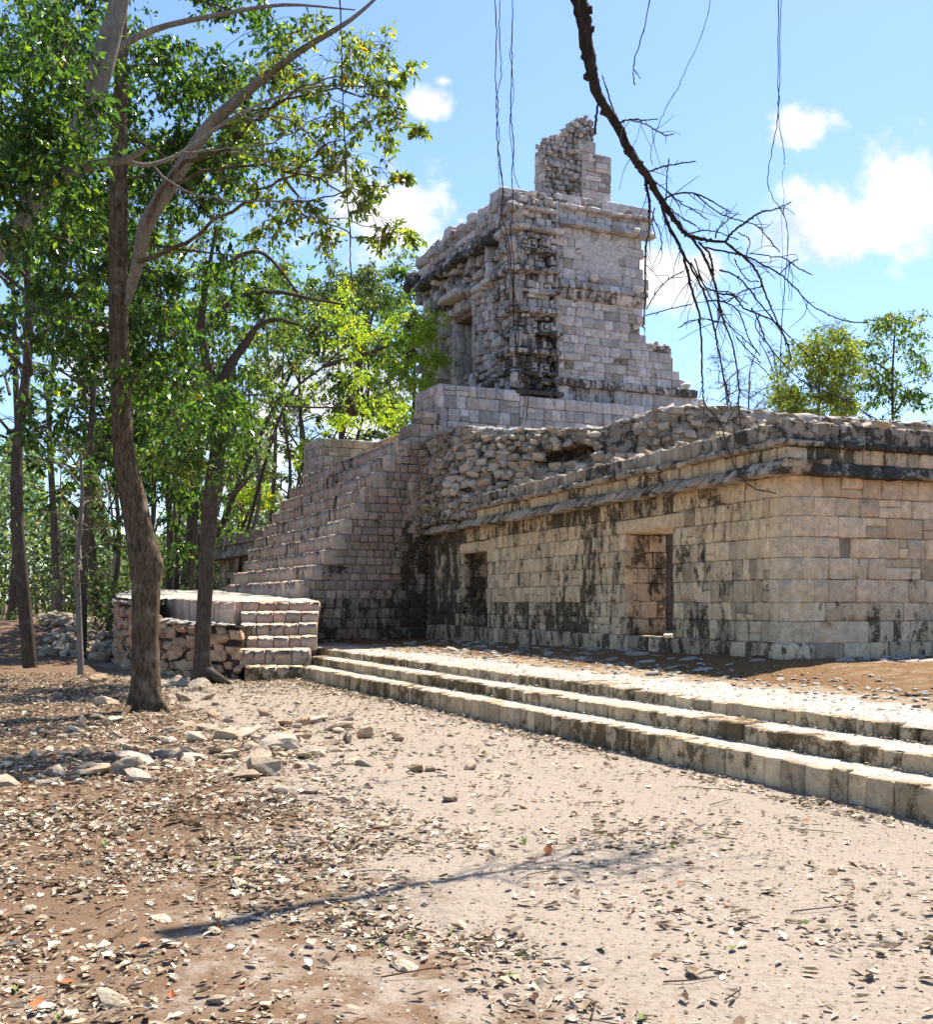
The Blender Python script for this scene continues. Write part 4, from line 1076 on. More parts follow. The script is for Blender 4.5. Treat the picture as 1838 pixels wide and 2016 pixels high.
# ================================================================ rocks lying on the ground
rocks = [ # u, v(base), width px, height/width, label
 (518, 1408, 32, .62, 'angular brown rock standing alone between two rows of rubble in mid clearing'),
 (415, 1408, 30, .5, 'small brown squarish rock lying right of the thick trunk foot'),
 (354, 1438, 28, .5, 'small brown stone below the thick trunk, at the near edge of its roots'),
 (388, 1456, 36, .6, 'rounded beige boulder just left of the pale flat slabs'),
 (561, 1458, 42, .55, 'tan boulder at the right end of the pale flat slabs'),
 (784, 1454, 32, .65, 'lone dark-bottomed brown rock, rightmost in the forecourt rubble'),
 (724, 1450, 46, .5, 'light grey block with a flat face left of the lone brown rock'),
 (684, 1458, 34, .7, 'dark pitted rock leaning on a light grey block'),
 (664, 1432, 56, .3, 'long low tan rock lying across the far side of the rubble line'),
 (611, 1420, 58, .28, 'flat pale slab at the far end of the rubble line'),
 (474, 1448, 84, .22, 'large flat pale slab nearly flush with the litter'),
 (514, 1458, 66, .2, 'second flat pale slab, touching the large one on its right'),
 (357, 1378, 38, .55, 'smooth grey boulder between the two foreground trunks'),
 (406, 1376, 48, .28, 'long low reddish stone in front of the thinner trunk'),
 (386, 1362, 62, .42, 'broad dark grey boulder at the foot of the thinner trunk'),
 (346, 1348, 54, .42, 'grey jagged boulder against the fieldstone wall beside the thick trunk'),
 (246, 1524, 92, .36, 'big dark-topped boulder half buried at the lower left'),
 (388, 1496, 66, .2, 'flat crumbly grey slab at the lower left, right of the big half-buried boulder'),
 (262, 1496, 62, .24, 'pale crumbly slab just behind the big half-buried boulder'),
 (204, 1386, 48, .45, 'grey rounded rock in the shade left of the thick trunk'),
 (186, 1414, 32, .45, 'dark wedge-shaped rock at the far left in the litter'),
 (157, 1430, 30, .9, 'dark upright rock at the extreme left of the clearing'),
 (219, 1420, 34, .4, 'pale low rock by the shadowed root of the thick trunk'),
 (358, 1490, 22, .8, 'small upright brown stone between two flat crumbly slabs'),
 (925, 1508, 26, .6, 'small pointed grey rock alone on the pale path'),
 (592, 1424, 42, .45, 'brown cracked rock leaning on the flat far slab'),
 (587, 1440, 28, .5, 'little tan rock in front of the brown cracked rock'),
 (194, 1342, 44, .5, 'pale rock standing in the sun left of the trunks'),
 (246, 1316, 36, .5, 'rounded light boulder at the corner of the fieldstone wall'),
 (196, 1302, 34, .6, 'grey stone near the foot of the spoil heap'),
 (212, 1284, 42, .5, 'larger grey stone leaning against the fieldstone wall end'),
 (442, 1322, 26, .6, 'reddish stone at the foot of the thinner trunk on its right'),
 (480, 1325, 24, .5, 'grey stone lying against the lowest block of the small stair'),
 (818, 1516, 60, .28, 'grey knobbly slab at the near side of the path'),
 (720, 1508, 44, .5, 'dark mossy rock at the near side, left of the grey knobbly slab'),
 (560, 1424, 40, .3, 'half-buried tan rock behind the large flat slab'),
]
for (u, v, w, hr, lab) in rocks:
    Yd = CZ*FO/(v-HV); c = P(u, v, Yd); ww = w/FO*Yd/2; hh = ww*hr*1.25
    mb = MB(); z = gz(c[0], c[1]); t = rt(.2 if 'dark' not in lab else .65, .25 if 'brown' not in lab and 'tan' not in lab else .9, .55 if 'pale' not in lab and 'light' not in lab else .85)
    rock(mb, (c[0], c[1]+ww*.5, z+hh*.45), (ww*1.2, ww*.9, hh*1.1), 4 if w > 40 else 3, t, rough=.03, k=10)
    o = mb.build('rock', MAT['rock_stone']); tag(o, lab, 'rock', 'limestone rocks strewn over the clearing')
# finer rubble nobody could count
mb = MB()
def scatter_rock(n, f, lo, hi, lev=1):
    for _ in range(n):
        x, y = f(); q = U(lo, hi)*(1 if RNG.random() < .85 else 1.8); z = gz(x, y)
        rock(mb, (x, y, z+q*.15), (q*1.3, q, q*.6), lev, rt(.35, .4, .55))
def band():
    u = RNG.normal(540, 170); v = 1345+abs(RNG.normal(0, 1))*30+ (90 if RNG.random() < .6 else 0)+RNG.normal(0, 18); v = max(v, 1330)
    Yd = CZ*FO/(v-HV); return (u-CU)/FO*Yd, Yd
scatter_rock(260, band, .02, .06, 2)
scatter_rock(420, lambda: (U(-9, .5), U(3.2, 20)), .010, .045, 2)
scatter_rock(130, lambda: (RNG.normal(-3.4, 1.3), RNG.normal(11.6, 1.4)), .04, .12, 2)
scatter_rock(160, lambda: (lambda a: tuple(L0+LD*a-LN*U(.0, .5)))(U(-8, 14)), .01, .03, 1)
tag(mb.build('gravel', MAT['rock_stone']), 'scattered small limestone chips and pebbles over the clearing', 'rubble', kind='stuff')
# spoil heap on the far left
mb = MB()
for k in range(520):
    u = RNG.normal(165, 42); Yd = U(31, 42); x = (u-CU)/FO*Yd; q = U(.08, .26)
    rock(mb, (x, Yd, gz(x, Yd)+q*.3), (q*1.2, q, q*.75), 2, rt(.45, .15, .5))
tag(mb.build('spoil_heap', MAT['rock_stone']), 'grey heap of tumbled stones beyond the left end of the platform', 'rubble', kind='stuff')

# ================================================================ fallen leaves
def litter(n, f, zf, lo, hi, name, lab, mat='litter'):
    mb = MB(); P_ = np.array([f() for _ in range(n)]); z = zf(P_)
    pos = np.c_[P_, z+RNG.uniform(.002, .02, n)]
    a = RNG.uniform(0, 6.28, n); d = np.c_[np.cos(a), np.sin(a), RNG.normal(0, .18, n)]
    s = np.c_[-np.sin(a), np.cos(a), RNG.normal(0, .25, n)]; L = (lo+(hi-lo)*RNG.random(n)**1.8)[:, None]; w = RNG.uniform(.2, .7, n)[:, None]
    cu_ = RNG.uniform(.05, .28, n)[:, None]*np.array([[0, 0, 1.]])
    w2 = w*RNG.uniform(.55, .9, n)[:, None]; bn = RNG.normal(0, .14, n)[:, None]
    v = np.stack([pos-d*L*.5+cu_*L*.3, pos-d*L*.2+s*L*w*.5+cu_*L, pos+d*L*.22+s*L*(w2*.5+bn*.5)+cu_*L*.8, pos+d*L*.5+s*L*bn+cu_*L*.6, pos+d*L*.22-s*L*(w2*.5-bn*.5)+cu_*L*.5, pos-d*L*.2-s*L*w*.5+cu_*L*.9, pos-d*L*.1, pos+d*L*.25+s*L*bn*.5+cu_*L*.1], 1).reshape(-1, 3); k = np.arange(n)[:, None]*8
    fcs = np.concatenate([k+np.array(q_) for q_ in ([0, 1, 6], [1, 2, 6], [2, 7, 6], [2, 3, 7], [3, 4, 7], [4, 6, 7], [4, 5, 6], [5, 0, 6])]); mb.add(v, fcs, np.repeat(RNG.random((n, 3)), 8, axis=0), smooth=False)
    tag(mb.build(name, MAT[mat]), lab, 'leaf litter', kind='stuff')
def gpos():
    while True:
        if RNG.random() < .35: x, y = U(-9, 3.2), U(2.6, 9)
        else: x, y = U(-12, 2.6), U(5, 25)
        q = np.array([x, y])-L0; d = float(q@LN)
        if d > -.02: continue
        p = 1.0 if x < -1.5 or d < -4 else .35
        if d > -.45: p = 1.6
        elif -3.2 < d < -.45: p = .2 if y < 20 else .7
        w_ = math.sin(x*1.9+math.sin(y*1.3)*2)*math.cos(y*1.5+math.sin(x*.7)*2)+.5*math.sin(x*5.3+y*3.1)*math.sin(y*4.7-x*2.2)
        p *= max(.10, .72+.85*w_)
        if RNG.random()*1.2 < p: return x, y
litter(72000, gpos, lambda P_: ground_h(P_[:, 0], P_[:, 1]), .016, .085, 'leaf_litter', 'dry cream and tan leaves covering the brown ground of the clearing')
def gpos2():
    while True:
        x, y = (U(-12, 2.2), U(6, 24)) if RNG.random() < .7 else (U(-8, 3.5), U(3, 8)); q = np.array([x, y])-L0; d = float(q@LN)
        if d > -.02 or RNG.random() > (1 if x < -1.5 or d < -4 or d > -.5 else .5): continue
        return x, y
litter(50000, gpos2, lambda P_: ground_h(P_[:, 0], P_[:, 1]), .008, .035, 'leaf_crumbs', 'crumbled leaf fragments dusting the ground of the clearing')
def gpos3():
    while True:
        x, y = U(-11, 1.5), U(7, 23); q = np.array([x, y])-L0; d = float(q@LN)
        if d > -.05: continue
        if -3.3 < d < -.5 and y < 19 and RNG.random() < .8: continue
        return x, y
litter(16000, gpos3, lambda P_: ground_h(P_[:, 0], P_[:, 1])+.006, .04, .10, 'leaf_litter', 'larger curled cream leaves lying thickly around the rocks and trunks')
def tpos():
    while True:
        a = U(-8.5, 13.8); d = abs(RNG.normal(0, 1.6)) if RNG.random() < .75 else U(0, 4.6); p = L0+LD*a+LN*(.82+d)
        q = p-W0; 
        if q@WA < 0 or (-WB)@q > .2: return p[0], p[1]
litter(5200, tpos, lambda P_: np.array([terr_z(x, y) for x, y in P_])+.006, .015, .045, 'leaf_litter', 'thin scatter of dry leaves over the orange dirt of the terrace')
litter(9000, tpos, lambda P_: np.array([terr_z(x, y) for x, y in P_])+.004, .006, .022, 'leaf_crumbs', 'fine leaf crumbs and grit on the orange dirt of the terrace')
def spos():
    a = U(-8.5, 13.8); k = int(RNG.random() < .5); o = (.0, .38)[k]+.38-abs(RNG.normal(0, .09)); p = L0+LD*a+LN*o; return p[0], p[1]
litter(2600, spos, lambda P_: np.where((P_-L0)@LN < .38, .255, .43), .015, .045, 'leaf_litter', 'dry leaves drifted against the risers of the three long low steps')
mb = MB()                                            # fallen twigs
for k in range(420):
    x, y = gpos(); z = gz(x, y)+.012; a = U(0, 6.28); L_ = U(.08, .45)
    q_ = np.array([[x, y, z], [x+math.cos(a)*L_*.5+U(-.02, .02), y+math.sin(a)*L_*.5, z+U(.004, .02)], [x+math.cos(a+.2)*L_, y+math.sin(a+.2)*L_, z]])
    tube(mb, catmull(q_, 2), np.linspace(.004, .002, 5), 4)
tag(mb.build('fallen_twigs', MAT['twig']), 'dry fallen twigs lying among the leaves', 'twigs', kind='stuff')
# pale stones bedded in the terrace dirt
mb = MB()
for k in range(150):
    a = U(-.5, 13); n = U(.3, 2.1); p = F1.pt(a, n, 0); q = U(.03, .13)
    if k > 100: a = U(0, 5); p = F2.pt(a, U(.3, 1.6), 0)
    rock(mb, (p[0], p[1], terr_z(p[0], p[1])+.0), (q*1.7, q*1.2, q*.35), 2, rt(.2, .1, .8))
tag(mb.build('bedded_stones', MAT['pale_plaster']), 'pale stones bedded in the shaded dirt along the wing wall', 'rubble', kind='stuff')

# ================================================================ trees
def D(u, v, Yd): return P(u, v, Yd)
def pathD(lst, Yd): return [P(u, v, Yd+(w[0] if w else 0)) for u, v, *w in lst]
Y1 = 16.46; px1 = Y1/FO
t1 = Tree('broadleaf_tree', 'thick brown-barked tree with dark green crown, the nearer of the two trunks before the platform', 'tree', P(287, 1392, Y1))
t1.limb(pathD([(288, 1400), (289, 1340), (288, 1260), (289, 1170), (290, 1110), (277, 1050), (264, 985), (252, 930), (244, 880), (240, 800), (236, 700), (234, 600), (233, 500), (234, 380), (236, 250), (238, 120), (242, -40)], Y1),
        np.array([27, 25, 24, 26, 31, 26, 25, 22, 20, 19, 18.5, 18, 18, 17, 14, 12, 8])*px1, 0, sides=20, sub=6, noise=.012, flare=.42)
knot = [P(302, 1150, Y1-.1), P(311, 1115, Y1-.12), P(306, 1080, Y1-.06)]
t1.limb(knot, [.02, .10, .03], 0, sides=8, node=False)
for (u, v, r) in ((338, 1398, .07), (236, 1414, .08)):       # roots
    e = P(u, v, CZ*FO/(v-HV)); e[2] = gz(e[0], e[1])-.02; t1.limb([P(288, 1340, Y1-.05), P((288+u)/2, 1378, Y1-.1), e], [.16, r, .02], 0, sides=8, node=False)
# pale diagonal limb
t1.limb([P(250, 600, 16.4), P(272, 516, 16.2), P(289, 441, 16.0), P(335, 365, 15.8), P(398, 268, 15.6), P(440, 221, 15.4), P(525, 150, 15.2), P(600, 95, 15), P(690, 40, 14.8), P(760, -20, 14.8)], [.05, .10, .115, .11, .10, .085, .06, .045, .03, .015], 0, sides=10, sub=4, noise=.02, mat=1)
for pl_, r0 in (
    ([(289, 441), (350, 330), (430, 300), (500, 245), (560, 190), (640, 160), (720, 150)], .035),
    ([(272, 516), (370, 470), (480, 400), (560, 350), (640, 290), (700, 260)], .035),
    ([(398, 268), (470, 240), (560, 200), (660, 185), (740, 190), (790, 215)], .028),
    ([(335, 365), (420, 330), (520, 330), (610, 350), (690, 390), (740, 440)], .026),
    ([(480, 400), (560, 400), (660, 385), (730, 370), (790, 355)], .016),
    ([(440, 221), (500, 215), (560, 250), (620, 270), (700, 330)], .02),
    ([(560, 350), (600, 420), (650, 440), (720, 470), (790, 470)], .018)):
    t1.limb([P(u, v, 15.6-.25*i) for i, (u, v) in enumerate(pl_)], r0, .005, sides=5, sub=4, noise=.03, wob=.03)
# dark crown lumps of the near tree
def fill(tree, regs, rad, twigs, lpt, lsize, **k):
    for (u, v, ru, rv, ya, yb, n) in regs:
        for _ in range(n):
            while True:
                a, b_ = U(-1, 1), U(-1, 1)
                if a*a+b_*b_ < 1: break
            tree.cluster(P(u+a*ru, v+b_*rv, U(ya, yb)), rad*U(.7, 1.25), twigs, lpt, lsize, **k)
fill(t1, [(200, 180, 250, 270, 16.6, 21, 44), (340, 420, 130, 160, 16.6, 19.5, 8), (180, 560, 120, 170, 16.8, 20, 12), (350, 660, 110, 150, 15.2, 19, 15), (390, 800, 80, 60, 15, 17, 7), (120, 300, 130, 300, 15.5, 20, 16), (120, 700, 110, 160, 15.5, 19, 9)], .62, 11, 13, .13)
fill(t1, [(420, 80, 160, 110, 16.2, 19, 11), (500, 230, 120, 110, 16.2, 18.5, 6), (430, 330, 100, 110, 16.2, 18, 5)], .5, 9, 11, .14)
fill(t1, [(60, 260, 120, 260, 12.6, 13.7, 24), (250, 40, 220, 110, 17, 20, 14), (330, 250, 160, 160, 17.5, 21, 18), (470, 180, 150, 130, 17, 20, 12), (240, 480, 120, 140, 17.5, 20, 10)], .62, 10, 13, .13)
t1.finish()
t1b = [(760, 190, .3), (785, 225, .3), (745, 160, .32), (700, 150, .3), (720, 250, .3), (770, 265, .28), (825, 255, .14), (640, 170, .3), (690, 330, .3), (640, 300, .3), (590, 330, .35), (580, 260, .3), (700, 400, .3), (775, 450, .26), (805, 465, .22), (745, 475, .26), (730, 385, .26), (650, 465, .3), (790, 350, .14), (650, 230, .34), (530, 300, .34), (500, 240, .34), (600, 400, .34), (560, 440, .34), (690, 100, .4), (620, 60, .4), (760, 90, .4), (800, 140, .25), (545, 130, .4), (500, 380, .36)]
t1c = Tree('broadleaf_tree', 'airy yellow-green spray of leaves on thin boughs reaching over the stairway against the sky', 'tree', (-8.6, 13.0, 0), bark='bark_pale', leaf='leaf_spray')
# pale leaning trunks in the upper left that carry the spray
t1c.limb([np.array([-8.6, 13.0, -.1])] + [P(-290, 900, 13.4), P(-90, 620, 13.8), P(70, 400, 14.2), P(150, 250, 14.4), P(192, 120, 14.5), P(235, -20, 14.6)], [.22, .15, .12, .10, .09, .085, .075], 0, sides=14, sub=5, noise=.015, flare=.3)
t1c.limb([P(100, 360, 14.2), P(160, 295, 14.0), P(184, 215, 14.0), P(205, 145, 14.0), P(228, 60, 14.1), P(250, -40, 14.1)], [.12, .085, .09, .10, .09, .08], 0, sides=10, sub=4, noise=.02)
t1c.limb([P(96, 372, 14.1), P(154, 336, 13.8), P(205, 320, 13.6), P(245, 315, 13.5), P(292, 292, 13.4)], [.08, .065, .06, .045, .028], 0, sides=8, sub=4, noise=.03)
t1c.limb([P(245, 316, 13.5), P(290, 325, 13.7), P(360, 300, 14), P(470, 225, 14.4), P(600, 175, 14.6), P(700, 170, 14.7), P(745, 175, 14.8)], [.035, .03, .027, .022, .016, .01, .006], 0, sides=6, sub=4, noise=.03)
t1c.limb([P(190, 120, 14.5), P(300, 60, 14.6), P(430, 30, 14.8), P(560, 10, 15), P(700, 20, 15)], [.06, .045, .035, .025, .01], 0, sides=6, sub=4, noise=.03)
for pl_, r0 in (([(360, 300), (450, 300), (560, 270), (660, 230), (760, 250)], .018), ([(470, 225), (560, 230), (640, 300), (700, 380), (770, 440)], .016), ([(300, 325), (420, 390), (560, 400), (680, 440), (800, 462)], .018), ([(600, 175), (680, 210), (740, 240), (825, 252)], .01), ([(450, 300), (580, 330), (700, 345), (790, 352)], .012)):
    t1c.limb([P(u, v, 13.9+.25*i) for i, (u, v) in enumerate(pl_)], r0, .004, sides=5, sub=4, noise=.03, wob=.03)
for (u, v, r) in t1b:
    t1c.cluster(P(u, v, U(14.6, 15.4)), r*1.15, 9, 10, .12, twr=.005)
    if u < 740: t1c.cluster(P(u+U(-45, 45), v+U(-40, 40), U(14.8, 15.8)), r*1.2, 8, 9, .11, twr=.005)
for k in range(60):                                # bare twiglets
    u, v = U(430, 780), U(60, 440); t1c.cluster(P(u, v, U(14.6, 15.4)), .42, 5, 1.2, .08, twr=.004)
t1c.finish()

Y2 = 21.6; px2 = Y2/FO
t2 = Tree('broadleaf_tree', 'slimmer grey-barked tree with forked crown, standing close in front of the fieldstone wall', 'tree', P(400, 1340, Y2), bark='bark_grey', leaf='leaf_mid')
t2.limb(pathD([(400, 1348), (398, 1290), (401, 1220), (405, 1150), (408, 1080), (413, 1010), (422, 950), (428, 900), (430, 850), (428, 790), (425, 740)], Y2),
        np.array([17, 15, 14.5, 14.5, 15, 16, 16.5, 15.5, 15, 14, 12])*px2, 0, sides=18, sub=5, noise=.012, flare=.5)
t2.limb(pathD([(428, 800), (434, 760), (455, 715), (485, 675), (505, 645), (540, 630), (590, 640)], Y2), [.13, .12, .10, .085, .06, .045, .03], 0, sides=8)
t2.limb(pathD([(428, 860), (420, 760), (402, 690), (398, 620), (410, 540), (425, 450)], Y2), [.1, .10, .085, .07, .05, .03], 0, sides=8)
t2.limb(pathD([(413, 1005), (435, 985), (470, 965), (498, 930)], Y2), [.05, .05, .035, .02], 0, sides=6)
t2.limb([P(400, 660, 21.5), P(460, 590, 21.6), P(540, 575, 21.8), (P(620, 590, 22)), P(680, 600, 22)], [.06, .05, .04, .03, .02], 0, sides=6)
t2.limb([P(410, 560, 21.5), P(470, 505, 21.6), P(520, 500, 21.8), (P(570, 555, 22)), P(600, 600, 22)], [.05, .045, .035, .03, .015], 0, sides=6)
for (u, v, r) in ((460, 1345, .1), (370, 1348, .09), (400, 1355, .09)):
    e = P(u, v, CZ*FO/(v-HV)); e[2] = gz(e[0], e[1])-.02; t2.limb([P(400, 1315, Y2-.03), P((400+u)/2, 1335, Y2-.08), e], [.12, r, .02], 0, sides=7, node=False)
fill(t2, [(450, 620, 130, 190, 21.8, 26, 24), (430, 800, 100, 90, 20.5, 23.5, 11), (580, 600, 90, 110, 21.5, 25, 8), (430, 900, 90, 60, 20.5, 23, 7), (340, 880, 110, 60, 20, 24, 7)], .66, 12, 13, .13)
t2.finish()

# woods behind: each tree its own trunk, limbs and crown
def bgtree(u, Yd, top, lean=0, spread=1.8, leaf='leaf_far', bark='bark_grey', dens=1.0, label='', ls=.16, h0=.35, group='woodland trees beyond the ruins', rad=None, cat='tree', base_z=None, name='woodland_tree', lpt=11, nclust=None):
    x = (u-CU)/FO*Yd; z0 = gz(x, Yd)-.1; H = CZ+(HV-top)/FO*Yd-z0
    t = Tree(name, label, cat, (x, Yd, z0), group, bark, leaf); tp = np.array([x+lean*H, Yd+U(-.5, .5), z0+H*.93]); b0 = np.array([x, Yd, z0])
    r0 = rad or .0105*H*U(.7, 1.1)
    mids = [b0]+[b0+(tp-b0)*f+np.array([U(-.03, .03)*H, U(-.03, .03)*H, 0]) for f in (.3, .55, .8)]+[tp]
    t.limb(mids, r0, .03, sides=8, sub=4, noise=.03)
    nb = int(7*dens)+2
    for k in range(nb):
        f = U(h0, .95); a = U(0, 6.28); bp = b0+(tp-b0)*f; L = spread*U(.6, 1.1)*(1.15-f*.5); e = bp+np.array([math.cos(a)*L, math.sin(a)*L, L*U(.3, 1.0)])
        t.limb([bp, (bp+e)/2+np.array([0, 0, .1*L]), e], r0*.35, .015, sides=5, sub=3, noise=.04)
    n = nclust if nclust is not None else int(26*dens)
    for k in range(n):
        f = h0+(1.03-h0)*RNG.random()**.8; a = U(0, 6.28); R_ = spread*RNG.random()**.5*(1.0 if f < .75 else 1.35-f)*1.1
        c = b0+(tp-b0)*f+np.array([math.cos(a)*R_, math.sin(a)*R_, 0]); t.cluster(c, .75*U(.7, 1.3), 7, lpt, ls, twr=.009)
    t.finish(); return t
bg = [
 (60, 27, 0, .0, 2.6, 'leaf_dark', 1.4, 'dark leafy tree at the far left edge behind the leaning pale trunk'),
 (160, 31, 330, .03, 2.4, 'leaf_dark', 1.1, 'dark dense tree rising just left of the thick trunk, behind the platform end'),
 (196, 40, 250, .02, 2.6, 'leaf_mid', 1.2, 'tall green tree behind the spoil heap'),
 (330, 38, 420, -.02, 2.4, 'leaf_dark', 1.1, 'shaded dark tree between the two foreground trunks'),
 (372, 36, 560, .03, 2.0, 'leaf_mid', .8, 'straight dark-stemmed tree just left of the slimmer trunk, behind the platform'),
 (350, 48, 300, .0, 3.2, 'leaf_far', 1.2, 'high pale-green tree far behind the two foreground trunks'),
 (475, 52, 600, .0, 2.2, 'leaf_far', .6, 'bright green tree above the far wing end'),
 (525, 60, 480, .02, 3.0, 'leaf_far', .6, 'tall pale tree behind the top of the stairway'),
 (600, 50, 520, -.02, 3.0, 'leaf_mid', 1.1, 'green tree directly behind the far stair pier'),
 (650, 62, 480, .0, 3.6, 'leaf_far', 1.1, 'distant pale tree seen between stair pier and temple'),
 (700, 50, 600, .02, 2.8, 'leaf_dark', 1.2, 'dark leafy tree low behind the stair head'),
 (760, 56, 560, .0, 3.0, 'leaf_mid', 1.2, 'green tree immediately left of the temple facade, farther off'),
 (806, 52, 525, .0, 1.6, 'leaf_dark', .8, 'dark narrow tree peeping out at the facade end'),
 (270, 60, 500, .0, 3.5, 'leaf_far', 1.1, 'distant tree filling the gap left of the thick trunk'),
 (120, 58, 300, .0, 4.0, 'leaf_far', 1.2, 'distant tall tree at the left margin'),
 (430, 64, 700, .0, 3.0, 'leaf_far', .6, 'distant low tree right of the slimmer trunk'),
 (300, 33, 700, .0, 2.2, 'leaf_dark', 1.3, 'low dark-leaved tree right behind the platform, hidden partly by the thick trunk'),
 (210, 36, 640, .02, 2.4, 'leaf_dark', 1.3, 'dark bushy tree at the near side of the woods left of the thick trunk'),
 (360, 44, 740, .0, 2.4, 'leaf_dark', 1.2, 'dark low tree in the gap beside the slimmer trunk'),
 (20, 45, 200, .0, 3.0, 'leaf_mid', 1.2, 'mid-green tree at the extreme left of the view'),
]
for (u, Yd, top, ln, sp, lf_, dn_, lab) in bg: bgtree(u, Yd, top, ln, sp, lf_, label=lab, dens=dn_*1.35, ls=.17+.0015*Yd)
for (u, Yd, top, lab) in ((548, 44, 640, 'slender leafless tree right behind the stair edge, with dark straight stem'), (498, 46, 700, 'thin bare grey tree left of the dark straight stem'), (590, 48, 760, 'small bare tree under the far stair pier'), (330, 42, 720, 'bare pole-thin tree between the foreground trunks'),
    (160, 24, 860, 'crooked pale bare tree at the left edge before the spoil heap'), (385, 40, 700, 'dark bare double stem behind the slimmer trunk')):
    bgtree(u, Yd, top, U(-.02, .03), 1.4, 'leaf_far', 'twig_pale' if 'pale' in lab or 'grey' in lab else 'bark_grey', .7, lab, ls=.12, h0=.4, lpt=1.5, rad=.11 if 'dark' in lab else .08)
# lime green tree whose boughs cross the facade
lt = Tree('lime_green_tree', 'lime green sunlit tree whose boughs overlap the left end of the temple facade', 'tree', (-9.0, 41.5, .4), leaf='leaf_lime', bark='bark_grey')
lt.limb([np.array([-9.0, 41.5, .3]), np.array([-8.3, 41, 4]), P(560, 800, 39.5), P(640, 720, 38.5), P(700, 660, 37.5)], [.08, .07, .055, .04, .02], 0, sides=8)
lt.limb([P(560, 800, 39.5), P(680, 800, 37), P(790, 760, 34.5)], [.04, .03, .015], 0, sides=6); lt.limb([P(640, 720, 38.5), P(740, 690, 35.8), P(840, 650, 33.6)], [.09, .06, .03], 0, sides=6)
fill(lt, [(810, 655, 50, 40, 33.0, 35.0, 13), (840, 630, 25, 30, 32.6, 33.8, 6), (845, 700, 28, 35, 32.6, 33.8, 7), (790, 745, 60, 40, 33, 35.5, 12), (845, 775, 22, 22, 32.4, 33.4, 4), (730, 690, 80, 70, 34, 38, 16), (680, 620, 70, 70, 36, 39, 10)], .55, 8, 16, .11)
fill(lt, [(760, 800, 70, 40, 35, 38, 8), (660, 800, 60, 50, 36, 39, 8)], .6, 8, 14, .12)
lt.finish()
for (nm_, lf_, regs, bs, lab) in (
    ('woodland_tree', 'leaf_far', [(620, 640, 70, 90, 43, 47, 16), (560, 720, 60, 80, 43, 47, 10), (690, 560, 70, 60, 43, 47, 12)], (-12, 46), 'bright airy tree over the far stair pier'),
    ('woodland_tree', 'leaf_mid', [(750, 560, 60, 70, 46, 50, 16), (720, 650, 70, 70, 46, 50, 12), (700, 800, 90, 45, 45, 50, 14), (790, 810, 40, 40, 45, 49, 6)], (-7, 49), 'dense mid-green tree between the termite nest and the temple facade'),
    ('woodland_tree', 'leaf_lime', [(500, 985, 35, 35, 46, 52, 6), (450, 930, 30, 40, 46, 52, 5), (595, 900, 22, 26, 46, 50, 4)], (-11.5, 50), 'sunlit yellow-green young tree left of the stair outline')):
    t = Tree(nm_, lab, 'tree', (*bs, gz(*bs)), 'woodland trees beyond the ruins', leaf=lf_, bark='bark_grey'); u_, v_ = regs[0][:2]
    e_ = P(u_, v_, bs[1]); t.limb([np.array([bs[0], bs[1], .3]), np.array([bs[0]*.5+e_[0]*.5-.4, bs[1], e_[2]*.5]), e_], [.16, .11, .05], 0, sides=7)
    fill(t, regs, .95, 10, 15, .2, twr=.008); t.finish()
wn = MB(); c = P(690, 800, 36); rock(wn, c, (.28, .28, .45), 3, (.1, 1, .2), k=20, rough=.05); o = wn.build('termite_nest', MAT['bark']); tag(o, 'brown round termite nest hanging among the green boughs behind the stairway', 'nest')
# right-hand trees beyond the wing
rt_ = Tree('woodland_tree', 'bushy green tree with rounded crown beyond the right end of the wing roof', 'tree', (13.1, 40.5, gz(13.1, 40.5)), 'trees beyond the wing', leaf='leaf_spray', bark='bark_grey')
rt_.limb([np.array([13.1, 40.5, .5]), np.array([13.0, 40.5, 5]), P(1615, 700, 40.5)], [.16, .12, .03], 0, sides=7)
fill(rt_, [(1612, 760, 90, 70, 38.8, 42.2, 64), (1625, 700, 66, 48, 39, 42, 44), (1560, 800, 45, 40, 39, 42, 14)], .62, 9, 12, .13, twr=.007)
fill(rt_, [(1640, 655, 35, 30, 39.5, 41, 6), (1540, 760, 30, 45, 39.5, 41, 6)], .7, 8, 3, .10, twr=.006)
rt_.finish()
bgtree(1755, 44, 600, .0, 2.8, 'leaf_mid', dens=1.6, label='green tree at the far right edge beyond the wing roof', ls=.18, h0=.4, group='trees beyond the wing', nclust=100)
bgtree(1560, 43, 740, .0, 1.5, 'leaf_mid', dens=1.0, label='low leafy tree left of the bushy green one beyond the wing', ls=.16, h0=.5, group='trees beyond the wing', nclust=36)
for (u, Yd, top, lab) in ((1420, 46, 668, 'leafless twiggy tree right behind the ruined temple end'), (1475, 50, 690, 'second leafless twiggy tree, halfway between the temple end and the green tree'), (1530, 48, 650, 'leafless tree just left of the bushy green crown'), (1650, 47, 600, 'bare-topped tree poking above the bushy green crown')):
    t = bgtree(u, Yd, top, U(-.02, .02), 1.9, 'leaf_far', 'twig_pale', 1.5, lab, ls=.08, h0=.5, lpt=.8, rad=.09, group='trees beyond the wing', nclust=46)
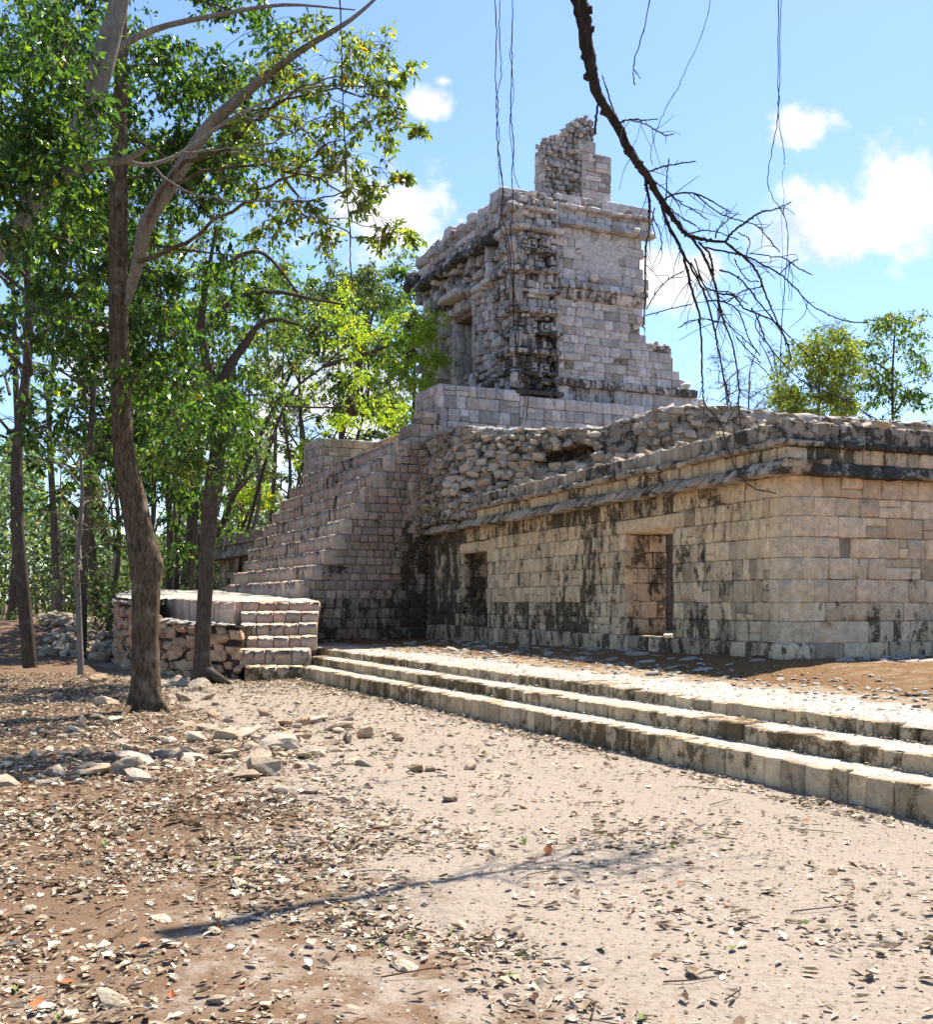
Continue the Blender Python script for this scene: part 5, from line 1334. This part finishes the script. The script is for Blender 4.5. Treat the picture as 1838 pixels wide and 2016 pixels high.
# undergrowth
for k, (u, Yd, h, lab) in enumerate(((165, 36, 2.6, 'bright bush behind the spoil heap at the left edge'), (215, 40, 2.2, 'bush left of the thick trunk at platform height'), (330, 42, 3.0, 'bush between the two foreground trunks, nearest the platform'), (372, 46, 3.2, 'taller bush beside the slimmer trunk'), (440, 43, 2.0, 'low bush at the corner of the far wing'), (270, 46, 3.4, 'leafy thicket bush behind the thick trunk'), (110, 40, 3, 'bush at the far left margin'), (500, 52, 5.5, 'tall bright shrub over the far wing roof'), (455, 56, 5, 'shrub beyond the far wing'))):
    x = (u-CU)/FO*Yd; t = Tree('bush', lab, 'bush', (x, Yd, gz(x, Yd)), 'undergrowth bushes', leaf='leaf_mid' if k % 2 else 'leaf_far')
    for q in range(4): t.limb([np.array([x, Yd, 0]), np.array([x+U(-.8, .8), Yd+U(-.5, .5), h*.5]), np.array([x+U(-1.5, 1.5), Yd+U(-1, 1), h*.9])], .04, .015, sides=5)
    for q in range(18): t.cluster((x+U(-1.9, 1.9), Yd+U(-1.2, 1.2), U(.3, h)), .7, 7, 11, .16, twr=.008)
    t.finish()
# far wood that reads as one mass
mb = MB(); n = 100000
uu = RNG.uniform(-1100, 900, n); yy = RNG.uniform(66, 100, n); ang = uu*.02
hh = (8+3.0*np.sin(uu*.013+1)+2.0*np.sin(uu*.041)+1.2*np.sin(uu*.11))*yy/80
zz = RNG.random(n)**.75*hh
lump = np.sin(uu*.09+yy*.3)*np.sin(zz*1.1+uu*.05); keep = lump+RNG.normal(0, .5, n) > -.5
uu, yy, zz = uu[keep], yy[keep], zz[keep]; pos = np.stack([(uu-CU)/FO*yy, yy, zz+.5], 1)
leaves(mb, pos, RNG.normal(size=(len(pos), 3)), RNG.uniform(.25, .55, len(pos)), wid=.7)
for k in range(100):
    u = U(-1100, 900); y = U(62, 95); x = (u-CU)/FO*y; hh_ = U(6, 13); tube(mb, catmull([[x, y, .3], [x+U(-.4, .4), y, hh_*.5], [x+U(-1, 1), y, hh_]], 3), np.linspace(.14, .03, 7), 5, mat=1)
tag(mb.build('far_wood', [MAT['leaf_far'], MAT['twig_pale']]), 'pale distant woodland closing the view behind the trees', 'woodland', kind='stuff')
mb = MB(); n = 16000
uu = RNG.uniform(1330, 2200, n); yy = RNG.uniform(55, 80, n); zz = RNG.random(n)*5
leaves(mb, np.stack([(uu-CU)/FO*yy, yy, zz+.5], 1), RNG.normal(size=(n, 3)), RNG.uniform(.3, .6, n), wid=.7)
tag(mb.build('far_wood', [MAT['leaf_far']]), 'low distant woodland hidden mostly behind the right-hand wing', 'woodland', kind='stuff')

# ================================================================ dead hanging branch
def Q3(x, y): return 1130+.3725*x, 137.2+.3725*y
br = [
 ([(-40, -620), (-10, -520), (20, -400), (52, -260), (70, -120), (88, -20), (100, 30), (135, 150), (215, 270), (290, 420), (380, 550), (470, 700), (540, 800), (600, 870), (690, 900), (800, 910)], [72, 68, 64, 60, 54, 48, 46, 40, 38, 34, 32, 26, 20, 17, 13, 11]),
 ([(800, 910), (900, 990), (960, 1050), (1000, 1140), (1050, 1270), (1110, 1400), (1140, 1480)], [11, 10, 10, 9, 7, 5, 3]),
 ([(380, 590), (400, 700), (400, 850), (380, 950), (380, 1200), (370, 1330), (376, 1380)], [12, 10, 9, 8, 7, 6, 3]),
 ([(455, 690), (500, 820), (560, 930), (600, 1050), (620, 1150), (660, 1280), (675, 1450), (680, 1620), (684, 1690), (700, 1780), (770, 1860), (820, 2010), (870, 2130), (950, 2210), (1070, 2240)], [15, 14, 13, 12, 11, 10, 9, 8, 7, 7, 6, 5, 4, 4, 3]),
 ([(600, 870), (650, 920), (720, 1050), (760, 1180), (790, 1320), (830, 1420), (860, 1550), (875, 1700), (875, 1800), (885, 1900)], [13, 12, 11, 10, 9, 8, 7, 6, 5, 3]),
 ([(560, 930), (640, 1080), (690, 1180), (740, 1350), (760, 1450), (790, 1600), (820, 1730), (835, 1790)], [10, 9, 9, 8, 7, 6, 5, 3]),
 ([(800, 910), (850, 850), (920, 800), (990, 755), (1060, 740), (1150, 700)], [10, 9, 9, 8, 6, 4]), ([(750, 890), (760, 850), (800, 810), (870, 755)], [7, 6, 5, 3]),
 ([(700, 940), (820, 965), (920, 990), (1000, 1030), (1090, 1080), (1170, 1150), (1250, 1240), (1340, 1290), (1450, 1330), (1560, 1335)], [8, 8, 8, 7, 7, 6, 5, 4, 4, 3]),
 ([(460, 700), (530, 660), (640, 655), (720, 690), (830, 755)], [8, 7, 7, 6, 3]), ([(640, 655), (760, 750), (850, 790), (960, 820), (1020, 880), (1090, 965)], [6, 5, 5, 4, 4, 2]),
 ([(380, 550), (450, 520), (540, 500), (645, 485)], [8, 7, 6, 5]), ([(490, 690), (495, 560), (505, 470)], [6, 5, 3]), ([(220, 285), (300, 265), (380, 268), (445, 262)], [9, 7, 5, 3]), ([(300, 265), (380, 290), (450, 330), (490, 348), (530, 340)], [5, 5, 4, 3, 2]),
 ([(150, 30), (180, 120), (215, 230)], [4, 6, 7]), ([(130, 170), (118, 250), (114, 335)], [9, 10, 11]),
 ([(760, 1180), (850, 1200), (900, 1260), (970, 1290), (1060, 1330), (1130, 1400), (1200, 1470), (1280, 1550)], [8, 8, 7, 7, 6, 5, 4, 3]),
 ([(770, 1060), (860, 1090), (920, 1150), (980, 1230), (1060, 1330), (1130, 1440), (1150, 1530)], [7, 7, 7, 6, 6, 5, 3]), ([(620, 1020), (700, 1160), (760, 1260), (830, 1360), (900, 1420), (980, 1500)], [6, 6, 5, 5, 4, 2]),
 ([(940, 1260), (980, 1330), (1020, 1440), (1100, 1540), (1200, 1640), (1330, 1700), (1490, 1770)], [6, 6, 6, 5, 4, 4, 3]), ([(710, 1220), (800, 1230), (880, 1290), (930, 1430), (985, 1510)], [7, 6, 5, 5, 3]),
 ([(810, 1230), (900, 1170), (1000, 1145)], [6, 5, 4]), ([(600, 870), (690, 850), (760, 860), (870, 900)], [7, 6, 5, 3]), ([(640, 1000), (700, 1150), (830, 1180), (920, 1240)], [6, 6, 5, 4]),
 ([(385, 1270), (430, 1190), (500, 1110), (580, 1065)], [3, 3, 3, 2]), ([(380, 1300), (470, 1275), (620, 1240)], [3, 3, 2]), ([(555, 1365), (610, 1330), (700, 1320), (800, 1340)], [3, 4, 4, 3]),
 ([(480, 700), (540, 760), (600, 800), (650, 825)], [6, 5, 4, 3]), ([(500, 640), (560, 700), (640, 745), (700, 790)], [4, 4, 3, 2]), ([(385, 560), (440, 600), (500, 650), (560, 720)], [5, 4, 4, 3]),
 ([(850, 1000), (880, 1060), (920, 1110), (980, 1120)], [4, 4, 3, 2]), ([(930, 970), (1030, 985), (1120, 1000), (1190, 1050), (1260, 1085)], [4, 3, 3, 3, 2]), ([(400, 720), (430, 800), (462, 880), (464, 950)], [6, 5, 4, 2]), ([(430, 730), (415, 790), (430, 880)], [4, 4, 2]),
 ([(660, 910), (720, 980), (740, 1100), (760, 1190), (770, 1300), (750, 1390)], [10, 9, 8, 7, 6, 3]), ([(1090, 1080), (1150, 1020), (1187, 1003)], [4, 3, 2]), ([(860, 1410), (920, 1480), (990, 1550)], [4, 3, 2]),
 ([(985, 1290), (960, 1350), (1010, 1440)], [5, 4, 2]), ([(870, 860), (930, 900), (915, 980)], [3, 3, 2]), ([(250, 290), (275, 330), (285, 380), (330, 440), (355, 500)], [7, 5, 4, 3, 2]),
]
db = empty('dead_branch', P(1160, 60, 9), 'dark leafless thorny branch hanging down from above in front of the sky and temple', 'branch')
yoff = {}
for bi, (pl_, w) in enumerate(br):
    pts = []
    for i, (x, y) in enumerate(pl_):
        u, v = Q3(x, y); dd = 9.0+.35*math.sin(bi*1.7+i*.5)*min(1, i*.4) if bi else 9.0
        pts.append(P(u, v, dd))
    p = catmull(pts, 6); r = np.interp(np.linspace(0, 1, len(p)), np.linspace(0, 1, len(w)), w)*.3725/2*9/FO*1.3
    p[1:-1] += RNG.normal(0, .0025, (len(p)-2, 3)); r = np.maximum(r, .0048)
    mb = MB(); tube(mb, p, r, 8 if bi == 0 else 5, noise=.10)
    ln = np.sum(np.linalg.norm(np.diff(p, axis=0), axis=1))
    for k in range(int(ln/.045)):                      # buds and thorn stubs
        i = int(U(1, len(p)-1)); q = r[i]; dr = RNG.normal(size=3); dr /= np.linalg.norm(dr)
        if bi == 0 or RNG.random() < .75: rock(mb, p[i]+dr*q*.9, (q*.8+.003,)*3, 1, k=6)
        if RNG.random() < (.16 if bi else .5): tube(mb, np.array([p[i], p[i]+dr*U(.02, .06)+np.array([0, 0, -.01])]), [.004, .0015], 4)
    if bi and len(pl_) > 3:                            # fine side twigs
        for k in range(int(ln/.17)):
            i = int(U(2, len(p)-1)); d_ = (p[i]-p[i-1]); d_ /= max(np.linalg.norm(d_), 1e-6); d_ = d_+RNG.normal(0, .55, 3); d_ /= np.linalg.norm(d_); L_ = U(.08, .36)
            q_ = catmull([p[i], p[i]+d_*L_*.5+RNG.normal(0, .012, 3), p[i]+d_*L_+np.array([0, 0, -.12*L_])+RNG.normal(0, .03, 3)], 3)
            tube(mb, q_, np.linspace(.0036, .0018, len(q_)), 4, noise=.1)
    mb.build('limb' if bi == 0 else 'twig', MAT['bark_dead'], db)
# ================================================================ hanging vines
def vine(lab, strands, Yd, loc, group='thin vines hanging from the canopy'):
    mb = MB()
    for (pl_, r) in strands:
        p = catmull([P(u, v, Yd+U(-.05, .05)) for u, v in pl_], 7); p[1:-1] += RNG.normal(0, .003, (len(p)-2, 3)); tube(mb, p, np.full(len(p), r)*RNG.uniform(.8, 1.2, len(p)), 5, noise=.08)
    o = mb.build('hanging_vine', MAT['bark_dead']); tag(o, lab, 'vine', group)
vs = lambda l: l
vine('twin dark vine strands hanging left of the temple corner, looped together', [([(972, -40), (978, 60), (976, 147), (981, 210), (978, 260), (984, 310), (990, 370), (988, 420), (1003, 480), (1010, 560), (1012, 640), (1020, 700), (1024, 760)], .0062), ([(986, -40), (984, 60), (987, 147), (977, 200), (984, 270), (980, 300), (992, 380), (985, 440), (995, 470), (1006, 540), (1020, 620), (1016, 690), (1034, 745)], .005), ([(982, 300), (983, 350), (986, 380)], .003)], 12, 0)
vine('dark vine hanging in front of the temple corner, right of the twin strands', [([(1012, -40), (1009, 60), (1008, 147), (1006, 220), (1012, 290), (1008, 340), (1010, 400), (1006, 460), (1012, 520), (1013, 600), (1022, 660), (1018, 720), (1040, 770), (1036, 830)], .0058), ([(1004, 100), (1012, 180), (1004, 240), (1010, 310), (1015, 350), (1024, 372)], .004), ([(1020, 700), (1050, 735), (1075, 770), (1095, 800)], .004), ([(1014, 690), (1024, 750), (1035, 790), (1026, 835)], .004)], 12, 0)
vine('long single dark vine hanging straight down among the leaves above the stairway', [([(668, -40), (672, 60), (674, 147), (675, 200), (680, 290), (683, 370), (689, 450), (690, 520), (694, 570)], .0078)], 12, 0)
vine('very thin pair of vines crossing over the white cloud at the right', [([(1534, -40), (1533, 147), (1534, 220), (1522, 290), (1512, 350), (1520, 385), (1545, 425), (1552, 470), (1546, 560), (1540, 640), (1537, 740)], .0042), ([(1540, -40), (1536, 147), (1533, 220), (1543, 290), (1546, 325)], .0034), ([(1546, 328), (1541, 350), (1545, 390), (1540, 430), (1542, 500), (1538, 560), (1546, 600)], .002)], 10, 0)
vine('wispy thread of vine curving beside the dead branch near the top', [([(1400, -60), (1392, 40), (1347, 147), (1335, 175), (1312, 212), (1293, 260), (1283, 300), (1286, 325)], .0030), ([(1266, 235), (1255, 270), (1248, 290)], .0022)], 9, 0)
vine('short dark curl of twig at the top above the dead branch', [([(1290, -60), (1270, 50), (1250, 120), (1248, 150), (1251, 168)], .005), ([(1250, 138), (1262, 155)], .004)], 9, 0)

# ================================================================ light, sky, camera
SUN_EL, SX, SY = 58.0, .523, .852
sd = Vector((SX*math.cos(math.radians(SUN_EL)), SY*math.cos(math.radians(SUN_EL)), math.sin(math.radians(SUN_EL))))
L = bpy.data.lights.new('sun', 'SUN'); L.energy = 4.6; L.angle = math.radians(.53); L.color = (1, .94, .84)
lo = bpy.data.objects.new('sun', L); COL.objects.link(lo); lo.rotation_euler = sd.to_track_quat('Z', 'Y').to_euler(); lo.location = (0, 0, 60)
W = bpy.data.worlds.new('World'); scene.world = W; W.use_nodes = True; nt = W.node_tree; nt.nodes.clear()
N = NT.__new__(NT); N.t = nt
out = N.n('ShaderNodeOutputWorld'); bgn = N.n('ShaderNodeBackground'); sk = N.n('ShaderNodeTexSky'); sk.sky_type = 'NISHITA'; sk.sun_disc = False
sk.sun_elevation = math.radians(SUN_EL); sk.sun_rotation = math.atan2(SX, SY); sk.air_density = 1.0; sk.dust_density = .4; sk.ozone_density = 1.5
tc = N.n('ShaderNodeTexCoord'); dv = tc.outputs['Generated']
nz = N.noise(dv, 9, 10, .62, .7); nz2 = N.noise(dv, 28, 6, .62)
nn = N.math('ADD', N.math('MULTIPLY', N.math('SUBTRACT', nz, .5), 3.0), N.math('MULTIPLY', N.math('SUBTRACT', nz2, .5), 1.5))
clouds = [(770, 435, 115, 82, 1.1), (838, 462, 62, 62, .9), (905, 435, 30, 22, .6), (1300, 545, 75, 52, 1), (1375, 530, 50, 36, .8), (1640, 440, 85, 64, 1.05), (1580, 375, 50, 26, .7), (1572, 258, 62, 32, .95), (842, 205, 46, 26, .8), (640, 470, 70, 36, .7), (690, 800, 110, 100, .9), (1750, 410, 90, 80, 1.1), (500, 720, 90, 80, .5), (870, 160, 30, 16, .4), (220, 700, 120, 160, .6), (1690, 500, 70, 50, .7), (520, 900, 120, 120, .8)]
acc = None
for (u, v, a, b, s) in clouds:
    c = Vector(((u-CU)/FO, 1, (HV-v)/FO)); ln = c.length; c.normalize()
    sb = N.n('ShaderNodeVectorMath', operation='SUBTRACT'); N.l(dv, sb.inputs[0]); sb.inputs[1].default_value = c
    ml = N.n('ShaderNodeVectorMath', operation='MULTIPLY'); N.l(sb.outputs[0], ml.inputs[0]); ml.inputs[1].default_value = (FO/a*.9, FO/a*.9, FO/b*.9)
    le = N.n('ShaderNodeVectorMath', operation='LENGTH'); N.l(ml.outputs[0], le.inputs[0])
    e = N.math('SUBTRACT', 1.0*s, N.math('MULTIPLY', le.outputs['Value'], .8)); acc = e if acc is None else N.math('SMOOTH_MAX', acc, e, .25)
cl = N.ramp(N.math('ADD', acc, N.math('MULTIPLY', nn, .8)), .0, .62)
den = N.ramp(N.math('ADD', nz2, N.math('MULTIPLY', acc, .25)), .35, .75, 0, 1.0)
cw = N.mix(den, (3.6, 3.95, 4.5), (5.9, 5.9, 6.0))
skc = N.mix(cl, N.mix(1.0, sk.outputs[0], (.86, .97, 1.12), 'MULTIPLY'), cw)
N.l(skc, bgn.inputs[0]); bgn.inputs[1].default_value = .083; N.l(bgn.outputs[0], out.inputs[0])

cam = bpy.data.cameras.new('camera'); co = bpy.data.objects.new('camera', cam); COL.objects.link(co)
co.location = (0, 0, CZ); co.rotation_euler = (math.radians(90), 0, 0); cam.sensor_fit = 'HORIZONTAL'; cam.sensor_width = 36
cam.lens = 36*FO/1838; cam.shift_y = (HV-1008)/1838; cam.shift_x = 0; cam.clip_end = 2000; cam.clip_start = .1
scene.camera = co
scene.view_settings.view_transform = 'Standard'; scene.view_settings.look = 'None'; scene.view_settings.gamma = 1; scene.view_settings.exposure = 1.32
scene.cycles.max_bounces = 8; scene.cycles.diffuse_bounces = 4; scene.cycles.transmission_bounces = 4; scene.cycles.transparent_max_bounces = 8
